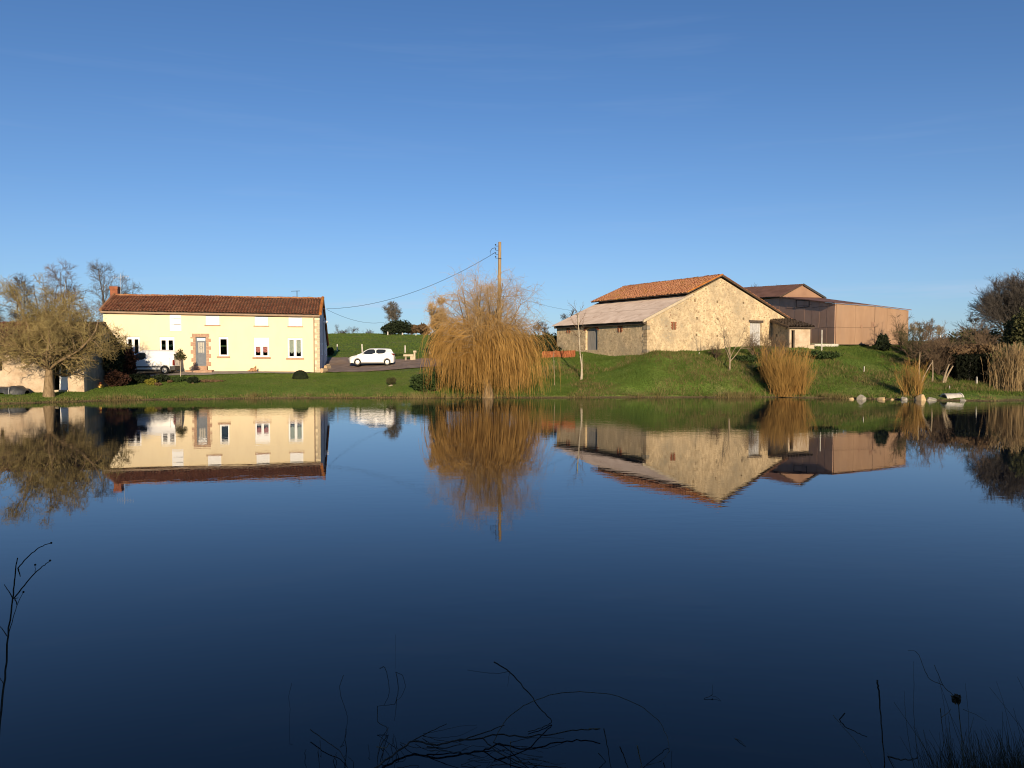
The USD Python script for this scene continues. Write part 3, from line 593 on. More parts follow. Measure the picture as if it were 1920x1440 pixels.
# aerials
x_, z_ = hf.on(226, 548, HR + .5); _, zt = hf.on(226, 513, HR + .5)
an = obj('aerial', MB().tube([(x_, HR + .5, rL - .3), (x_, HR + .5, zt)], .014, 6).tube([(x_ - .55, HR + .5, zt - .35), (x_ + .75, HR + .2, zt - .25)], .010, 5), K['zinc'], house, smooth=40, label='white television aerial on the ridge')
for t in np.linspace(0, 1, 7):
    p = lerp((x_ - .55, HR + .5, zt - .35), (x_ + .75, HR + .2, zt - .25), t); obj('aerial_rod', MB().tube([p + [0, 0, -.22 + t * .08], p + [0, 0, .22 - t * .08]], .007, 4), K['zinc'], an)
x_, _ = hf.on(557, 560, HR + .4); _, zt = hf.on(557, 545, HR + .4)
an = obj('aerial', MB().tube([(x_, HR + .4, rR - .3), (x_, HR + .4, zt)], .028, 6), K['dark'], house, label='thin dark aerial mast near the right end of the ridge')
obj('aerial_rod', MB().tube([(x_ - .5, HR + .4, zt - .05), (x_ + .25, HR + .4, zt - .02)], .016, 4), K['dark'], an)

# --- the stone annex on the left
AB = at(158, 734, 51.6); AL = 11.0; AANG = math.radians(9.0)
af = Frame((AB[0] - AL * math.cos(AANG), AB[1] - AL * math.sin(AANG), AB[2]), AANG)
AD = 7.6
annex = thing('stone_outbuilding', 'low pale stone outbuilding with brown tiled roof behind the spreading tree', 'outbuilding', af.O, af.a)
AVOID.append(af.foot(-0.1, AL + 0.1, -0.1, AD))
ae = af.on(60, 661)[1]; ar = ae + 1.9
def arect(p): a = af.on(p[0], (p[2] + p[3]) / 2)[0]; b = af.on(p[1], (p[2] + p[3]) / 2)[0]; xm_ = (p[0] + p[1]) / 2; return a, b, af.on(xm_, p[3])[1], af.on(xm_, p[2])[1]
AWIN, ADOOR = arect((97.5, 127, 671, 732.5)), arect((-1, 4, 677, 695))
fp = Polygon([(0, -.6), (AL, -.6), (AL, ae), (0, ae)]).difference(shapely.union_all([sbox(r[0], r[2], r[1], r[3]) for r in (AWIN, ADOOR)]))
obj('wall', extrude_y(fp, 0, .45), K['annex_stone'], annex, label='pale rubble front wall')
obj('wall_stones', rubble(lambda x, z, o: (x, -o, z), fp.buffer(-.08), 900, rng, (.16, .42), (.008, .022)), K['annex_stone'], annex, smooth=25, kind='stuff')
ap = Polygon([(.45, -.6), (AD, -.6), (AD, ae), (AD / 2, ar), (.45, ae + (ar - ae) * .9 / AD)])
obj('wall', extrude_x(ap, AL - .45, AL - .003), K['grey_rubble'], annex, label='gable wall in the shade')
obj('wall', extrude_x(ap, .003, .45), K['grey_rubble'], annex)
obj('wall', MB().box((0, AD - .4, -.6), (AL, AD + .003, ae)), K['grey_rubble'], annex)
a0, a1, r0, r1, b0, b1 = [np.array(p) for p in ((-.2, -.3, ae - .02), (AL + .15, -.3, ae - .02), (-.2, AD / 2, ar + .12), (AL + .15, AD / 2, ar + .12), (-.2, AD + .3, ae - .02), (AL + .15, AD + .3, ae - .02))]
arf = obj('roof', slab(a0, a1, r1, r0, .08), K['beam'], annex); obj('roof_boards', slab(r0, r1, b1, b0, .08), K['beam'], arf)
K['old_tile'] = mat('old_clay_tile', (0.17, 0.075, 0.04), (0.30, 0.14, 0.075), scale=1.5, island=0.35, c3=(0.36, 0.27, 0.17), s3=4.0, lo3=0.62, hi3=0.72)
obj('roof_tiles', barrel_tiles(a0, a1, r1, r0, 46, 12, rng, sag=.03), K['old_tile'], arf, smooth=50, kind='stuff')
obj('roof_tiles', barrel_tiles(b1, b0, r0, r1, 46, 12, rng, arc=4), K['old_tile'], arf, smooth=50, kind='stuff')
obj('ridge_tiles', ridge_caps(r0, r1, 26, .13, rng), K['old_tile'], arf, smooth=50, kind='stuff')
x0, x1, z0, z1 = AWIN; xs3 = x0 + (x1 - x0) * .42
gd = obj('glazed_door', ring_frame(xs3, x1 - .004, z0 + .05, z1 - .004, .10, .12, .19, bot=.85), K['white'], annex, label='white part-glazed door')
obj('pane', MB().box((xs3 + .09, .15, z0 + .88), (x1 - .09, .158, z1 - .09)), K['glass'], gd)
obj('threshold', MB().box((x0 - .02, -.12, z0 - .14), (x1 + .05, .30, z0 + .045), .01), K['pale_stone'], annex)
obj('window_frame', ring_frame(ADOOR[0], ADOOR[1], ADOOR[2], ADOOR[3], .03, .2, .26), K['beam'], annex)

# --- the stone barn
rng = np.random.default_rng(31)
BC = at(1213, 660.5, 60.0); BANG = math.radians(29.3)
bf = Frame(BC, BANG); BW, BLEN = 15.3, 12.7
barn = thing('stone_barn', 'rubble stone barn with orange tiled upper roof and grey sheeted lower roof', 'barn', bf.O, bf.a)
AVOID.append(bf.foot(-0.1, BW + .1, -0.1, BLEN + .2))
bx, bz = bf.on(1352, 521.5); e0 = bf.on(1213, 599)[1]; e1 = bf.on(1478, 600)[1]; BX = bx
zbreak = bf.on(1293, 554)[1]; xbreak = bf.on(1293, 554)[0]
HOLES = [(1303, 564), (1345, 566), (1394, 568), (1307, 597), (1346, 598), (1394, 598), (1306, 628), (1345, 630)]
GH = []
for p in HOLES:
    x, z = bf.on(*p); GH.append(sbox(x - .09, z - .1, x + .09, z + .1))
sx_, sz_ = bf.on(1263, 611); GH.append(sbox(sx_ - .07, sz_ - .3, sx_ + .07, sz_ + .3))
GD = (bf.on(1406, 630)[0], bf.on(1428, 630)[0], bf.on(1417, 650)[1], bf.on(1417, 605)[1])
GH.append(sbox(GD[0], GD[2], GD[1], GD[3]))
gable = Polygon([(0, -1.2), (BW, -1.2), (BW, e1), (bx, bz), (0, e0)])
gp = gable.difference(shapely.union_all(GH))
obj('wall', extrude_y(gp, 0, .55), K['mortar'], barn, label='tall rubble gable wall facing the pond')
obj('wall_stones', rubble(lambda x, z, o: (x, -o, z), gp.buffer(-.10), 3600, rng, (.06, .30), (.006, .030)), K['rubble'], barn, smooth=25, kind='stuff')
# long wall (x = 0), with its arched door
dA = [bf.side(1098, 655, 0)[0], bf.side(1120, 657, 0)[0]]; dz0, dz1 = bf.side(1109, 656, 0)[1], bf.side(1109, 614, 0)[1]
dy0, dy1 = min(dA), max(dA); ym = (dy0 + dy1) / 2; hw = (dy1 - dy0) / 2
arch = Polygon([(dy0, dz0), (dy1, dz0), (dy1, dz1 - .25)] + [(ym + hw * math.cos(t), dz1 - .25 + .25 * math.sin(t)) for t in np.linspace(0, np.pi, 9)] + [(dy0, dz1 - .25)]).buffer(0)
slits = []
for px, y0_, y1_ in ((1066, 613, 625), (1163, 611, 623)):
    y, z = bf.side(px, y0_, 0); _, zb_ = bf.side(px, y1_, 0); slits.append(sbox(y - .1, zb_, y + .1, z))
lw = Polygon([(.552, -1.2), (BLEN, -1.2), (BLEN, e0 - .05), (.552, e0 - .05)])
lwp = lw.difference(shapely.union_all([arch] + slits))
obj('wall', extrude_x(lwp, 0, .5), K['mortar'], barn, label='long rubble side wall with arched door')
obj('wall_stones', rubble(lambda y, z, o: (-o, y, z), lwp.buffer(-.1), 1300, rng, (.07, .34), (.003, .018)), K['rubble'], barn, smooth=25, kind='stuff')
obj('wall', extrude_x(Polygon([(.552, -1.2), (BLEN, -1.2), (BLEN, e1 - .05), (.552, e1 - .05)]), BW - .5, BW), K['mortar'], barn)
obj('wall', extrude_y(Polygon([(.502, -1.2), (BW - .502, -1.2), (BW - .502, e1), (bx, bz - .1), (.502, e0)]), BLEN - .5, BLEN - .003), K['mortar'], barn)
bd = obj('barn_door', extrude_x(arch.buffer(.03), .22, .27), K['old_wood'], barn, label='weathered grey arched plank door')
npl = 6
for k in range(npl):
    a, b = dy0 + (dy1 - dy0) * k / npl, dy0 + (dy1 - dy0) * (k + 1) / npl
    pl = arch.intersection(sbox(a + .012, dz0 - 1, b - .012, dz1 + 1))
    obj('plank', extrude_x(pl, .18, .219), K['old_wood'], bd)
for k in range(13):
    t0, t1 = np.pi * k / 13 + .02, np.pi * (k + 1) / 13 - .02
    q = [(ym + (hw + r) * math.cos(t), dz1 - .25 + (.25 + r) * math.sin(t)) for r, t in ((.02, t0), (.24, t0), (.24, t1), (.02, t1))]
    obj('arch_brick', extrude_x(Polygon(q), -.055, .1), K['brick'], barn)
for px, y0_, y1_ in ((1066, 613, 625), (1163, 611, 623)):
    y, z = bf.side(px, y0_, 0); _, zb_ = bf.side(px, y1_, 0); n = 6
    for k in range(n):
        for s in (-1, 1):
            w = .22 if k % 2 else .13; a, b = (y - .1 - w, y - .1) if s < 0 else (y + .1, y + .1 + w)
            obj('slit_brick', MB().box((-.05, a + .005, zb_ + (z - zb_) * k / n + .006), (.08, b - .005, zb_ + (z - zb_) * (k + 1) / n - .006)), K['brick'], barn)
for k in range(6):
    for s in (-1, 1):
        w = .20 if k % 2 else .12; a, b = (sx_ - .07 - w, sx_ - .07) if s < 0 else (sx_ + .07, sx_ + .07 + w)
        obj('slit_brick', MB().box((a + .005, -.05, sz_ - .3 + .1 * k + .006), (b - .005, .08, sz_ - .3 + .1 * (k + 1) - .006)), K['brick'], barn)
# gable door: pale worn planks under a timber lintel
x0, x1, z0, z1 = GD
gd = obj('barn_door', MB().box((x0 - .02, .20, z0), (x1 + .02, .24, z1)), K['pale_wood'], barn, label='worn whitish plank door in the gable')
for k in range(6): obj('plank', MB().box((x0 + (x1 - x0) * k / 6 + .008, .165, z0 + rng.uniform(.02, .15)), (x0 + (x1 - x0) * (k + 1) / 6 - .008, .199, z1 - .01)), K['pale_wood'], gd)
obj('lintel', MB().box((x0 - .15, -.04, z1 + .003), (x1 + .15, .15, z1 + .2)), K['beam'], barn)
# buttress stones at the corner
zq = -1.0
while zq < e0 - .35:
    h = rng.uniform(.2, .34)
    w, d = (.5, .3) if rng.random() < .5 else (.28, .5)
    obj('corner_stone', MB().box((-.05, -.055, zq + .012), (w + rng.uniform(-.06, .06), d, zq + h - .012), .01), K['grey_rubble'] if rng.random() < .35 else K['rubble'], barn); zq += h
# lower roof of sheets
lo0, lo1 = np.array([-.45, -.10, e0 - .12]), np.array([-.45, BLEN + .15, e0 - .12])
sl = (zbreak - e0) / xbreak
hi0, hi1 = np.array([xbreak + .35, -.10, zbreak + .35 * sl - .06]), np.array([xbreak + .35, BLEN + .15, zbreak + .35 * sl - .06])
lroof = obj('lower_roof', slab(lo1, lo0, hi0, hi1, .05), K['beam'], barn, label='lower roof of pinkish grey corrugated sheets')
ncs, nrs = 13, 2
nrm = norm(np.cross(lo0 - lo1, hi1 - lo1)); nrm = nrm if nrm[2] > 0 else -nrm
for i in range(ncs):
    for j in range(nrs):
        n = 13; ss = np.linspace(i / ncs, (i + 1.04) / ncs, n).clip(0, 1.0); t0, t1 = j / nrs - .02, (j + 1) / nrs
        v = []
        for t, lift in ((t0, .012 + .012 * j), (t1, .004 + .012 * j)):
            for q, s_ in enumerate(ss):
                p = lerp(lerp(lo0, lo1, s_), lerp(hi0, hi1, s_), t) + nrm * (lift + .02 * (q % 2) + .006 * (i % 2)); v.append(p)
        obj('roof_sheet', MB().add(v, [[q, q + 1, n + q + 1, n + q] for q in range(n - 1)]), K['sheet'], lroof)
obj('verge_board', MB().hexa([lo0 + [0, -.06, -.12], hi0 + [-.1, -.06, -.12], hi0 + [-.1, .06, -.12], lo0 + [0, .06, -.12], lo0 + [0, -.06, .09], hi0 + [-.1, -.06, .09], hi0 + [-.1, .06, .09], lo0 + [0, .06, .09]]), K['pale_stone'], lroof)
obj('eave_beam', MB().box((-.30, .0, e0 - .36), (-.06, BLEN, e0 - .16)), K['beam'], lroof)
# upper roof
UZ = .36
u0 = np.array([xbreak - .35, -.15, zbreak - .35 * sl + UZ]); u1 = u0 + [0, BLEN + .35, 0]
rz = bz + .22
q0, q1 = np.array([bx, -.15, rz]), np.array([bx, BLEN + .2, rz])
w0, w1 = np.array([BW + .35, -.15, e1 - .02]), np.array([BW + .35, BLEN + .2, e1 - .02])
uroof = obj('upper_roof', slab(u1, u0, q0, q1, .07), K['beam'], barn, label='upper roof of orange clay tiles'); obj('roof_boards', slab(q0, w0, w1, q1, .07), K['beam'], uroof)
obj('roof_tiles', barrel_tiles(u1, u0, q0, q1, 58, 13, rng, rad=0.42, sag=.03), K['orange_tile'], uroof, smooth=50, kind='stuff')
obj('roof_tiles', barrel_tiles(w0, w1, q1, q0, 58, 24, rng, arc=4), K['orange_tile'], uroof, smooth=50, kind='stuff')
obj('ridge_tiles', ridge_caps(q0, q1, 32, .13, rng), K['orange_tile'], uroof, smooth=50, kind='stuff')
obj('verge', MB().tube([u0 + [0, 0, .06], q0 + [0, 0, .07]], .06, 7), K['verge_tile'], uroof, smooth=40)
obj('verge', MB().tube([q0 + [0, 0, .05], w0 + [0, 0, .03]], .05, 7), K['old_tile'], uroof, smooth=40)
obj('clerestory', MB().box((xbreak + .3, .4, zbreak - .3), (xbreak + .36, BLEN - .1, zbreak + UZ + .05)), K['beam'], barn)

# --- the lean-to against the barn's gable
lang = math.radians(6.5); LC = at(1480, 651, 63.3)
lf = Frame(LC, lang); LW, LD = 1.75, 4.3
lean = thing('lean_to_shed', 'small stone lean-to with sloping tile roof and open doorway against the barn gable', 'shed', lf.O, lf.a)
AVOID.append(lf.foot(-0.1, LW + .1, -0.1, 3))
lz0 = lf.on(1480, 613)[1]; lz1 = lz0 + .85
dr_ = (lf.on(1481, 630)[0] + .12, lf.on(1489, 630)[0] + .05, -.3, lf.on(1485, 619)[1])
lp = Polygon([(0, -1), (LW, -1), (LW, lz0), (0, lz0)]).difference(sbox(dr_[0], dr_[2], dr_[1], dr_[3]))
obj('wall', extrude_y(lp, 0, .3), K['annex_stone'], lean, label='pale front wall with doorway')
sp_ = Polygon([(.302, -1), (LD, -1), (LD, lz1), (.302, lz0 + .05)])
yh, zh = lf.side(1448, 614, 0); sp2 = sp_.difference(sbox(2.2, lz0 - .75, 2.45, lz0 - .5))
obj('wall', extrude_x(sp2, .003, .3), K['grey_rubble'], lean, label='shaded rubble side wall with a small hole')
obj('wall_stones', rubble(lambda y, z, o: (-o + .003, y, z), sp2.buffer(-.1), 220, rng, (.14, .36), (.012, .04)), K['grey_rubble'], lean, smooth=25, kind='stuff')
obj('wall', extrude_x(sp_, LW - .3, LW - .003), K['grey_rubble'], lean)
g0, g1, g2, g3 = np.array([-.25, -.3, lz0 - .03]), np.array([LW + .2, -.3, lz0 - .03]), np.array([LW + .2, LD, lz1]), np.array([-.25, LD, lz1])
K['mossy_tile'] = mat('mossy_tile', (0.15, 0.10, 0.06), (0.25, 0.18, 0.11), scale=2, island=0.3)
lr = obj('roof', slab(g0, g1, g2, g3, .09), K['beam'], lean)
obj('roof_tiles', barrel_tiles(g0, g1, g2, g3, 9, 9, rng), K['mossy_tile'], lr, smooth=50, kind='stuff')
obj('door_post', MB().box((dr_[1] - .1, .05, -.3), (dr_[1] - .003, .2, dr_[3] - .01)), K['beam'], lean)
obj('door', MB().box((dr_[0] + .003, .31, -.3), (dr_[1] - .12, .35, dr_[3])), K['panel'], lean)

# --- the big brown sheet-clad shed
sang = math.radians(13.5); SC = at(1566, 649, 66.0)
sf = Frame(SC, sang); SW, SD = 6.6, 9.7
shed = thing('brown_shed', 'large brown panel-clad farm shed with rusty pitched roof', 'shed', sf.O, sf.a)
AVOID.append(sf.foot(-0.1, SW + .1, -0.1, 24))
s0 = sf.on(1566, 568)[1]; sb_ = sf.side(1467, 556.5, 0); SD = sb_[0]; s1 = sb_[1]
xm40 = sf.on(1640, 600)[0]; zm40 = sf.on(1640, 573)[1]; sw = sf.on(1703, 600)[0]; zsw = sf.on(1703, 581)[1]; SW = sw
zb0 = sf.on(1566, 645.5)[1]; zb1 = sf.on(1640, 645)[1]; zb2 = sf.on(1703, 646)[1]
K['gable_panel'] = mat('gable_panel', (0.24, 0.14, 0.09), (0.30, 0.18, 0.115), scale=0.8, rough=0.75)
# dark left wall: panels between seams seen in the sheets
zl = lambda y: s0 + (s1 - s0) * y / SD
def lpanel(y0_, y1_, z0_, z1a, z1b, out=0.0):
    m = MB().hexa([(-.03 - out, y0_ + .012, z0_), (-.03 - out, y1_ - .012, z0_), (.03, y1_ - .012, z0_), (.03, y0_ + .012, z0_), (-.03 - out, y0_ + .012, z1a), (-.03 - out, y1_ - .012, z1b), (.03, y1_ - .012, z1b), (.03, y0_ + .012, z1a)])
    return m
SEAM = [1566, 1551, 1536.5, 1523, 1508.5, 1491, 1475, 1462, 1448, 1432]
ysm = [sf.side(px, 600, 0)[0] for px in SEAM]
zsplit = sf.side(1536, 615, 0)[1]; ztop = sf.side(1551, 574, 0)[1]
wl = obj('wall', extrude_x(Polygon([(.05, -.9), (SD + 9, -.9), (SD + 9, s1 - .1), (SD, s1 - .1), (.05, s0 - .1)]), .035, .12), K['beam'], shed, label='dark left wall of upright panels')
for k in range(len(ysm) - 1):
    a, b = ysm[k], ysm[k + 1]; full = k >= 6
    za, zb_ = (zl(a) - .05, zl(b) - .05) if b <= SD + .3 else (s1 - .05, s1 - .05)
    if k < 6:
        obj('panel', lpanel(a, b, -.45 if k < 4 else -.6, zsplit - .012, zsplit - .012, .006 * (k % 2)), K['panel'], wl)
        zt_ = ztop + (.0 if k < 3 else .25 if k < 5 else .1)
        obj('panel', lpanel(a, b, zsplit + .012, zt_ - .012, zt_ - .012, .006 * ((k + 1) % 2)), K['panel'], wl)
        obj('panel', lpanel(a, b, zt_ + .012, za, zb_, .008 * (k % 3)), K['panel'], wl)
    else:
        obj('panel', lpanel(a, b, -.6, za, zb_, .006 * (k % 2)), K['panel'], wl)
obj('panel', lpanel(ysm[-1], SD + 9, -.6, s1 - .05, s1 - .05), K['panel'], wl)
ya, za = sf.side(1518, 575, 0); yb, zb_ = sf.side(1494, 563, 0)
pf = MB()
for (p, q) in (((ya, za), (yb, za)), ((yb, za), (yb, zb_)), ((yb, zb_), (ya, zb_ - .15)), ((ya, zb_ - .15), (ya, za))): pf.tube([(-.055, p[0], p[1]), (-.055, q[0], q[1])], .035, 4)
obj('hatch_frame', pf, K['beam'], wl)
# lit front wall: two bays, each of an upper and a lower sheet
zmid = sf.on(1600, 613.5)[1]
wf = obj('wall', MB().box((.13, .06, .1), (SW - .06, .16, min(s0, zsw) - .2)), K['beam'], shed, label='sunlit tan front wall of large sheets')
def fpanel(x0_, x1_, z0a, z0b, z1a, z1b, y=0.0):
    return MB().hexa([(x0_ + .008, y, z0a), (x1_ - .008, y, z0b), (x1_ - .008, y + .05, z0b), (x0_ + .008, y + .05, z0a), (x0_ + .008, y, z1a), (x1_ - .008, y, z1b), (x1_ - .008, y + .05, z1b), (x0_ + .008, y + .05, z1a)])
zf = lambda x: s0 + (zm40 - s0) * x / xm40 if x < xm40 else zm40 + (zsw - zm40) * (x - xm40) / (SW - xm40)
nb = [0.035, xm40 * .5, xm40]
for k in range(2):
    a, b = nb[k], nb[k + 1]
    obj('panel', fpanel(a, b, zb0, zb0, zmid - .01, zmid - .01, .004 * k), K['panel_lit'], wf); obj('panel', fpanel(a, b, zmid + .01, zmid + .01, zf(a) - .05, zf(b) - .05, -.012 + .004 * k), K['panel_lit'], wf)
nb2 = [xm40, xm40 + (SW - xm40) * .36, SW]
for k in range(2):
    a, b = nb2[k], nb2[k + 1]
    obj('panel', fpanel(a, b, zb1, zb2, zf(a) - .05, zf(b) - .05, -.03 + .008 * k), K['panel_lit'], wf)
obj('panel', MB().box((SW - .04, .0, -.5), (SW, SD, zsw - .1)), K['panel_lit'], wf)
# loose patch sheets and stains of bare fixings
for (px0, px1, py0, py1) in ((1634, 1640, 604, 613), (1614, 1617, 609, 615)):
    a, z1_ = sf.on(px0, py0); b, z0_ = sf.on(px1, py1); obj('patch_sheet', MB().box((a, -.032, z0_), (b, -.013, z1_)), K['gable_panel'], wf)
obj('wall', MB().box((.13, SD + 9.0, -.6), (SW, SD + 9.1, s1 - .2)), K['panel'], shed)
# front lean-to roof, then the pitched roof behind
f0, f1, f2 = np.array([-.25, -.2, s0 + .02]), np.array([xm40, -.2, zm40 + .02]), np.array([SW + .15, -.2, zsw + .02])
h0, h1, h2 = np.array([-.25, SD, s1 + .02]), np.array([xm40, SD, s1 + .0]), np.array([SW + .15, SD, s1 - .4])
fr = obj('front_roof', slab(f0, f1, h1, h0, .06), K['rust_sheet'], shed); obj('roof_sheet', slab(f1, f2, h2, h1, .06), K['rust_sheet'], fr)
ap_, zap = sf.on(1506, 533.5, SD); vr, zvr = sf.on(1543, 558.5, SD); RB = 14.0
obj('gable', extrude_y(Polygon([(.0, s1 - .3), (vr + .3, s1 - .6), (vr + .0, zvr - .03), (ap_, zap - .04), (.0, s1 + .02)]), SD + .003, SD + .1), K['gable_panel'], shed, label='light brown gable panel above the front roof')
pl = [np.array(p) for p in ((-.35, SD - .15, s1 + .0), (ap_, SD - .15, zap + .04), (ap_, SD + RB, zap + .75), (-.35, SD + RB, s1 + .65), (vr + .25, SD - .15, zvr), (vr + .25, SD + RB, zvr + .6))]
pr = obj('pitched_roof', slab(pl[0], pl[1], pl[2], pl[3], .05), K['beam'], shed, label='rusty pitched roof of narrow sheets'); obj('roof_slope', slab(pl[1], pl[4], pl[5], pl[2], .05), K['rust_sheet'], pr)
nrm = norm(np.cross(pl[1] - pl[0], pl[3] - pl[0])); nrm = nrm if nrm[2] > 0 else -nrm
for i in range(12):
    n = 9; v = []
    for t in (0, 1):
        for q, s_ in enumerate(np.linspace(i / 12, min((i + 1.03) / 12, 1), n)):
            v.append(lerp(lerp(pl[0], pl[3], s_), lerp(pl[1], pl[2], s_), t) + nrm * (.008 + .025 * (q % 2) + .008 * (i % 2)))
    obj('roof_sheet', MB().add(v, [[q, q + 1, n + q + 1, n + q] for q in range(n - 1)]), K['rust_sheet'], pr)
obj('verge_board', MB().hexa([pl[1] + [-.05, -.03, -.14], pl[4] + [0, -.03, -.14], pl[4] + [0, .03, -.14], pl[1] + [-.05, .03, -.14], pl[1] + [-.05, -.03, .05], pl[4] + [0, -.03, .05], pl[4] + [0, .03, .05], pl[1] + [-.05, .03, .05]]), K['dark'], pr)
# supports under the lifted front sheets, footing wall to the left
for px in (1567, 1633):
    x, _ = sf.on(px, 645); obj('support', MB().box((x - .15, .02, -.9), (x + .2, .5, zb0 - .01), .04), K['panel'], shed)
ft = MB().box((-2.6, -.5, -.9), (-.02, -.22, .18), .02); obj('footing', ft, K['concrete'], shed)
# ------------------------------------------------------------------ vehicles
def man(poly_pts, length, axis):
    """extrude a 2D outline: axis 'y' = side view (x,z), 'x' = front view (y,z), 'z' = plan (x,y); centred on the extruded axis"""
    cs = m3.CrossSection([np.asarray(poly_pts, float)], m3.FillRule.NonZero)
    m = m3.Manifold.extrude(cs, length).translate([0, 0, -length / 2])
    if axis == 'y': return m.rotate([90, 0, 0])
    if axis == 'x': return m.rotate([90, 0, 0]).rotate([0, 0, 90])
    return m
def rounded(pts, r):
    p = Polygon(pts).buffer(-r * .6, join_style=1).buffer(r * .6, join_style=1, quad_segs=5).buffer(r * .3, join_style=1, quad_segs=5).buffer(-r * .3, join_style=1, quad_segs=5)
    return np.array(p.exterior.coords)[:-1] if p.exterior.is_ccw else np.array(p.exterior.coords)[:-1][::-1]
def smoothpoly(pts, it=2):
    p = np.asarray(pts, float)
    for _ in range(it):
        q = np.roll(p, -1, 0); p = np.stack([p * .75 + q * .25, p * .25 + q * .75], 1).reshape(-1, 2)
    return p if Polygon(p).exterior.is_ccw else p[::-1]
def wheel(parent, x, y, r, w, side):
    """side -1: outer face towards -y"""
    prof = [(r * .60, -w / 2), (r * .86, -w / 2), (r * .97, -w * .38), (r, -w * .22), (r, w * .22), (r * .97, w * .38), (r * .86, w / 2), (r * .60, w / 2)]
    m = MB(); n = 24; a = np.arange(n) / n * 2 * np.pi; k = len(prof)
    v = [(x + q * math.cos(t), y + o, r + q * math.sin(t)) for q, o in prof for t in a]
    f = [[i * n + j, i * n + (j + 1) % n, (i + 1) * n + (j + 1) % n, (i + 1) * n + j] for i in range(k - 1) for j in range(n)]
    m.add(v, f); wh = obj('wheel', m, K['tyre'], parent, smooth=40)
    c = MB(); s = side
    prof2 = [(r * .66, s * w * .42), (r * .62, s * w * .47), (r * .55, s * w * .40), (r * .30, s * w * .45), (r * .12, s * w * .48), (0.001, s * w * .48)]
    v = [(x + q * math.cos(t), y + o, r + q * math.sin(t)) for q, o in prof2 for t in a]
    f = [[i * n + j, i * n + (j + 1) % n, (i + 1) * n + (j + 1) % n, (i + 1) * n + j] for i in range(len(prof2) - 1) for j in range(n)]
    c.add(v, f); obj('rim', c, K['rim'], wh, smooth=40)
    sl = MB()
    for t in range(8):
        b = t / 8 * 2 * np.pi; p = np.array([x + r * .46 * math.cos(b), y + s * w * .475, r + r * .46 * math.sin(b)]); e = np.array([math.cos(b), 0, math.sin(b)]) * r * .05; g = np.array([-math.sin(b), 0, math.cos(b)]) * r * .035
        sl.hexa([p - e - g + [0, -.01, 0], p + e - g + [0, -.01, 0], p + e - g + [0, .01, 0], p - e - g + [0, .01, 0], p - e + g + [0, -.01, 0], p + e + g + [0, -.01, 0], p + e + g + [0, .01, 0], p - e + g + [0, .01, 0]])
    obj('vent', sl, K['plastic'], wh)
    return wh
def shell(body, prism, off): return (body.translate(off) ^ prism) - body
def car_thing(name, label, group, loc, rot, side, plan, front, arches, wheels, wb_r, glass, extra):
    t = thing(name, label, group, loc, rot)
    W = 3.0
    body = man(smoothpoly(side), W, 'y') ^ man(smoothpoly(front), 12, 'x') ^ man(smoothpoly(plan), 6, 'z')
    for ax in arches: body -= m3.Manifold.cylinder(3, ax[1], ax[1], 36, True).rotate([90, 0, 0]).translate([ax[0], 0, ax[2]]) - m3.Manifold.cube([6, ax[3], 6], True)
    obj('body', body, K['car_white'], t, smooth=28)
    for nm, pts, off, m in glass:
        for s in ((-1, 1) if off[1] else (1,)):
            pr = man(smoothpoly(pts, 1), 1.4, 'y').translate([0, s * 1.02, 0]) if off[1] else pts
            g = shell(body, pr, [off[0], s * abs(off[1]), off[2]] if off[1] else off)
            obj(nm, g, m, t, smooth=28)
    for x, y in wheels:
        for s in (-1, 1): wheel(t, x, s * y, wb_r, .19, s)
    extra(t, body); return t

# white hatchback, nose to the left (-x)
def hatch_extra(t, body):
    for s in (-1, 1):
        m = trimesh.creation.icosphere(2, .1); m.apply_scale((.8, .9, .75)); m.apply_translation((-.72, s * .93, .98)); obj('mirror', m, K['car_white'], t, smooth=True)
        pr = man(smoothpoly([(-1.93, .66), (-1.62, .74), (-1.42, .83), (-1.60, .84), (-1.86, .76)], 1), .8, 'y').translate([0, s * .9, 0]); obj('headlight', shell(body, pr, [-.012, s * .008, .006]), K['lamp_glass'], t, smooth=28)
        pr = man(smoothpoly([(1.62, .98), (1.95, .86), (1.95, 1.0), (1.70, 1.08)], 1), .7, 'y').translate([0, s * .95, 0]); obj('tail_light', shell(body, pr, [.012, s * .010, 0]), K['red_lamp'], t, smooth=28)
        obj('door_handle', MB().box((-.05, s * .855 - .02, .80), (.10, s * .855 + .02, .83), .005), K['car_white'], t); obj('door_handle', MB().box((.72, s * .855 - .02, .83), (.87, s * .855 + .02, .86), .005), K['car_white'], t)
        obj('sill_trim', MB().box((-.95, s * .80 - .03, .20), (.95, s * .80 + .03, .30), .01), K['plastic'], t)
    pr = m3.Manifold.cube([.5, 1.1, .18]).translate([-2.05, -.55, .36]); obj('grille', shell(body, pr, [-.012, 0, 0]), K['plastic'], t, smooth=28)
    pr = m3.Manifold.cube([.5, .9, .05]).translate([-2.05, -.45, .64]); obj('grille', shell(body, pr, [-.012, 0, 0]), K['plastic'], t, smooth=28)
    obj('number_plate', MB().box((-1.985, -.26, .50), (-1.965, .26, .61)), K['white'], t); obj('number_plate', MB().box((1.955, -.26, .62), (1.975, .26, .73)), K['white'], t)
    obj('underside', MB().box((-1.6, -.72, .17), (1.6, .72, .26)), K['plastic'], t)
    obj('window_pillar', MB().box((.30, -.86, .99), (.36, -.80, 1.30)), K['plastic'], t) if False else None
p0 = gpt(680, 689.2); p1 = gpt(720.5, 686.8)
ca = math.atan2(p1[1] - p0[1], p1[0] - p0[0]); cc = (p0 + p1) / 2
cang = 0.13
cpos = at(695, 688.5, 67.6); cloc = np.array([cpos[0], cpos[1] + .75, 0]); cloc[2] = gz(cloc[0], cloc[1]) + .06
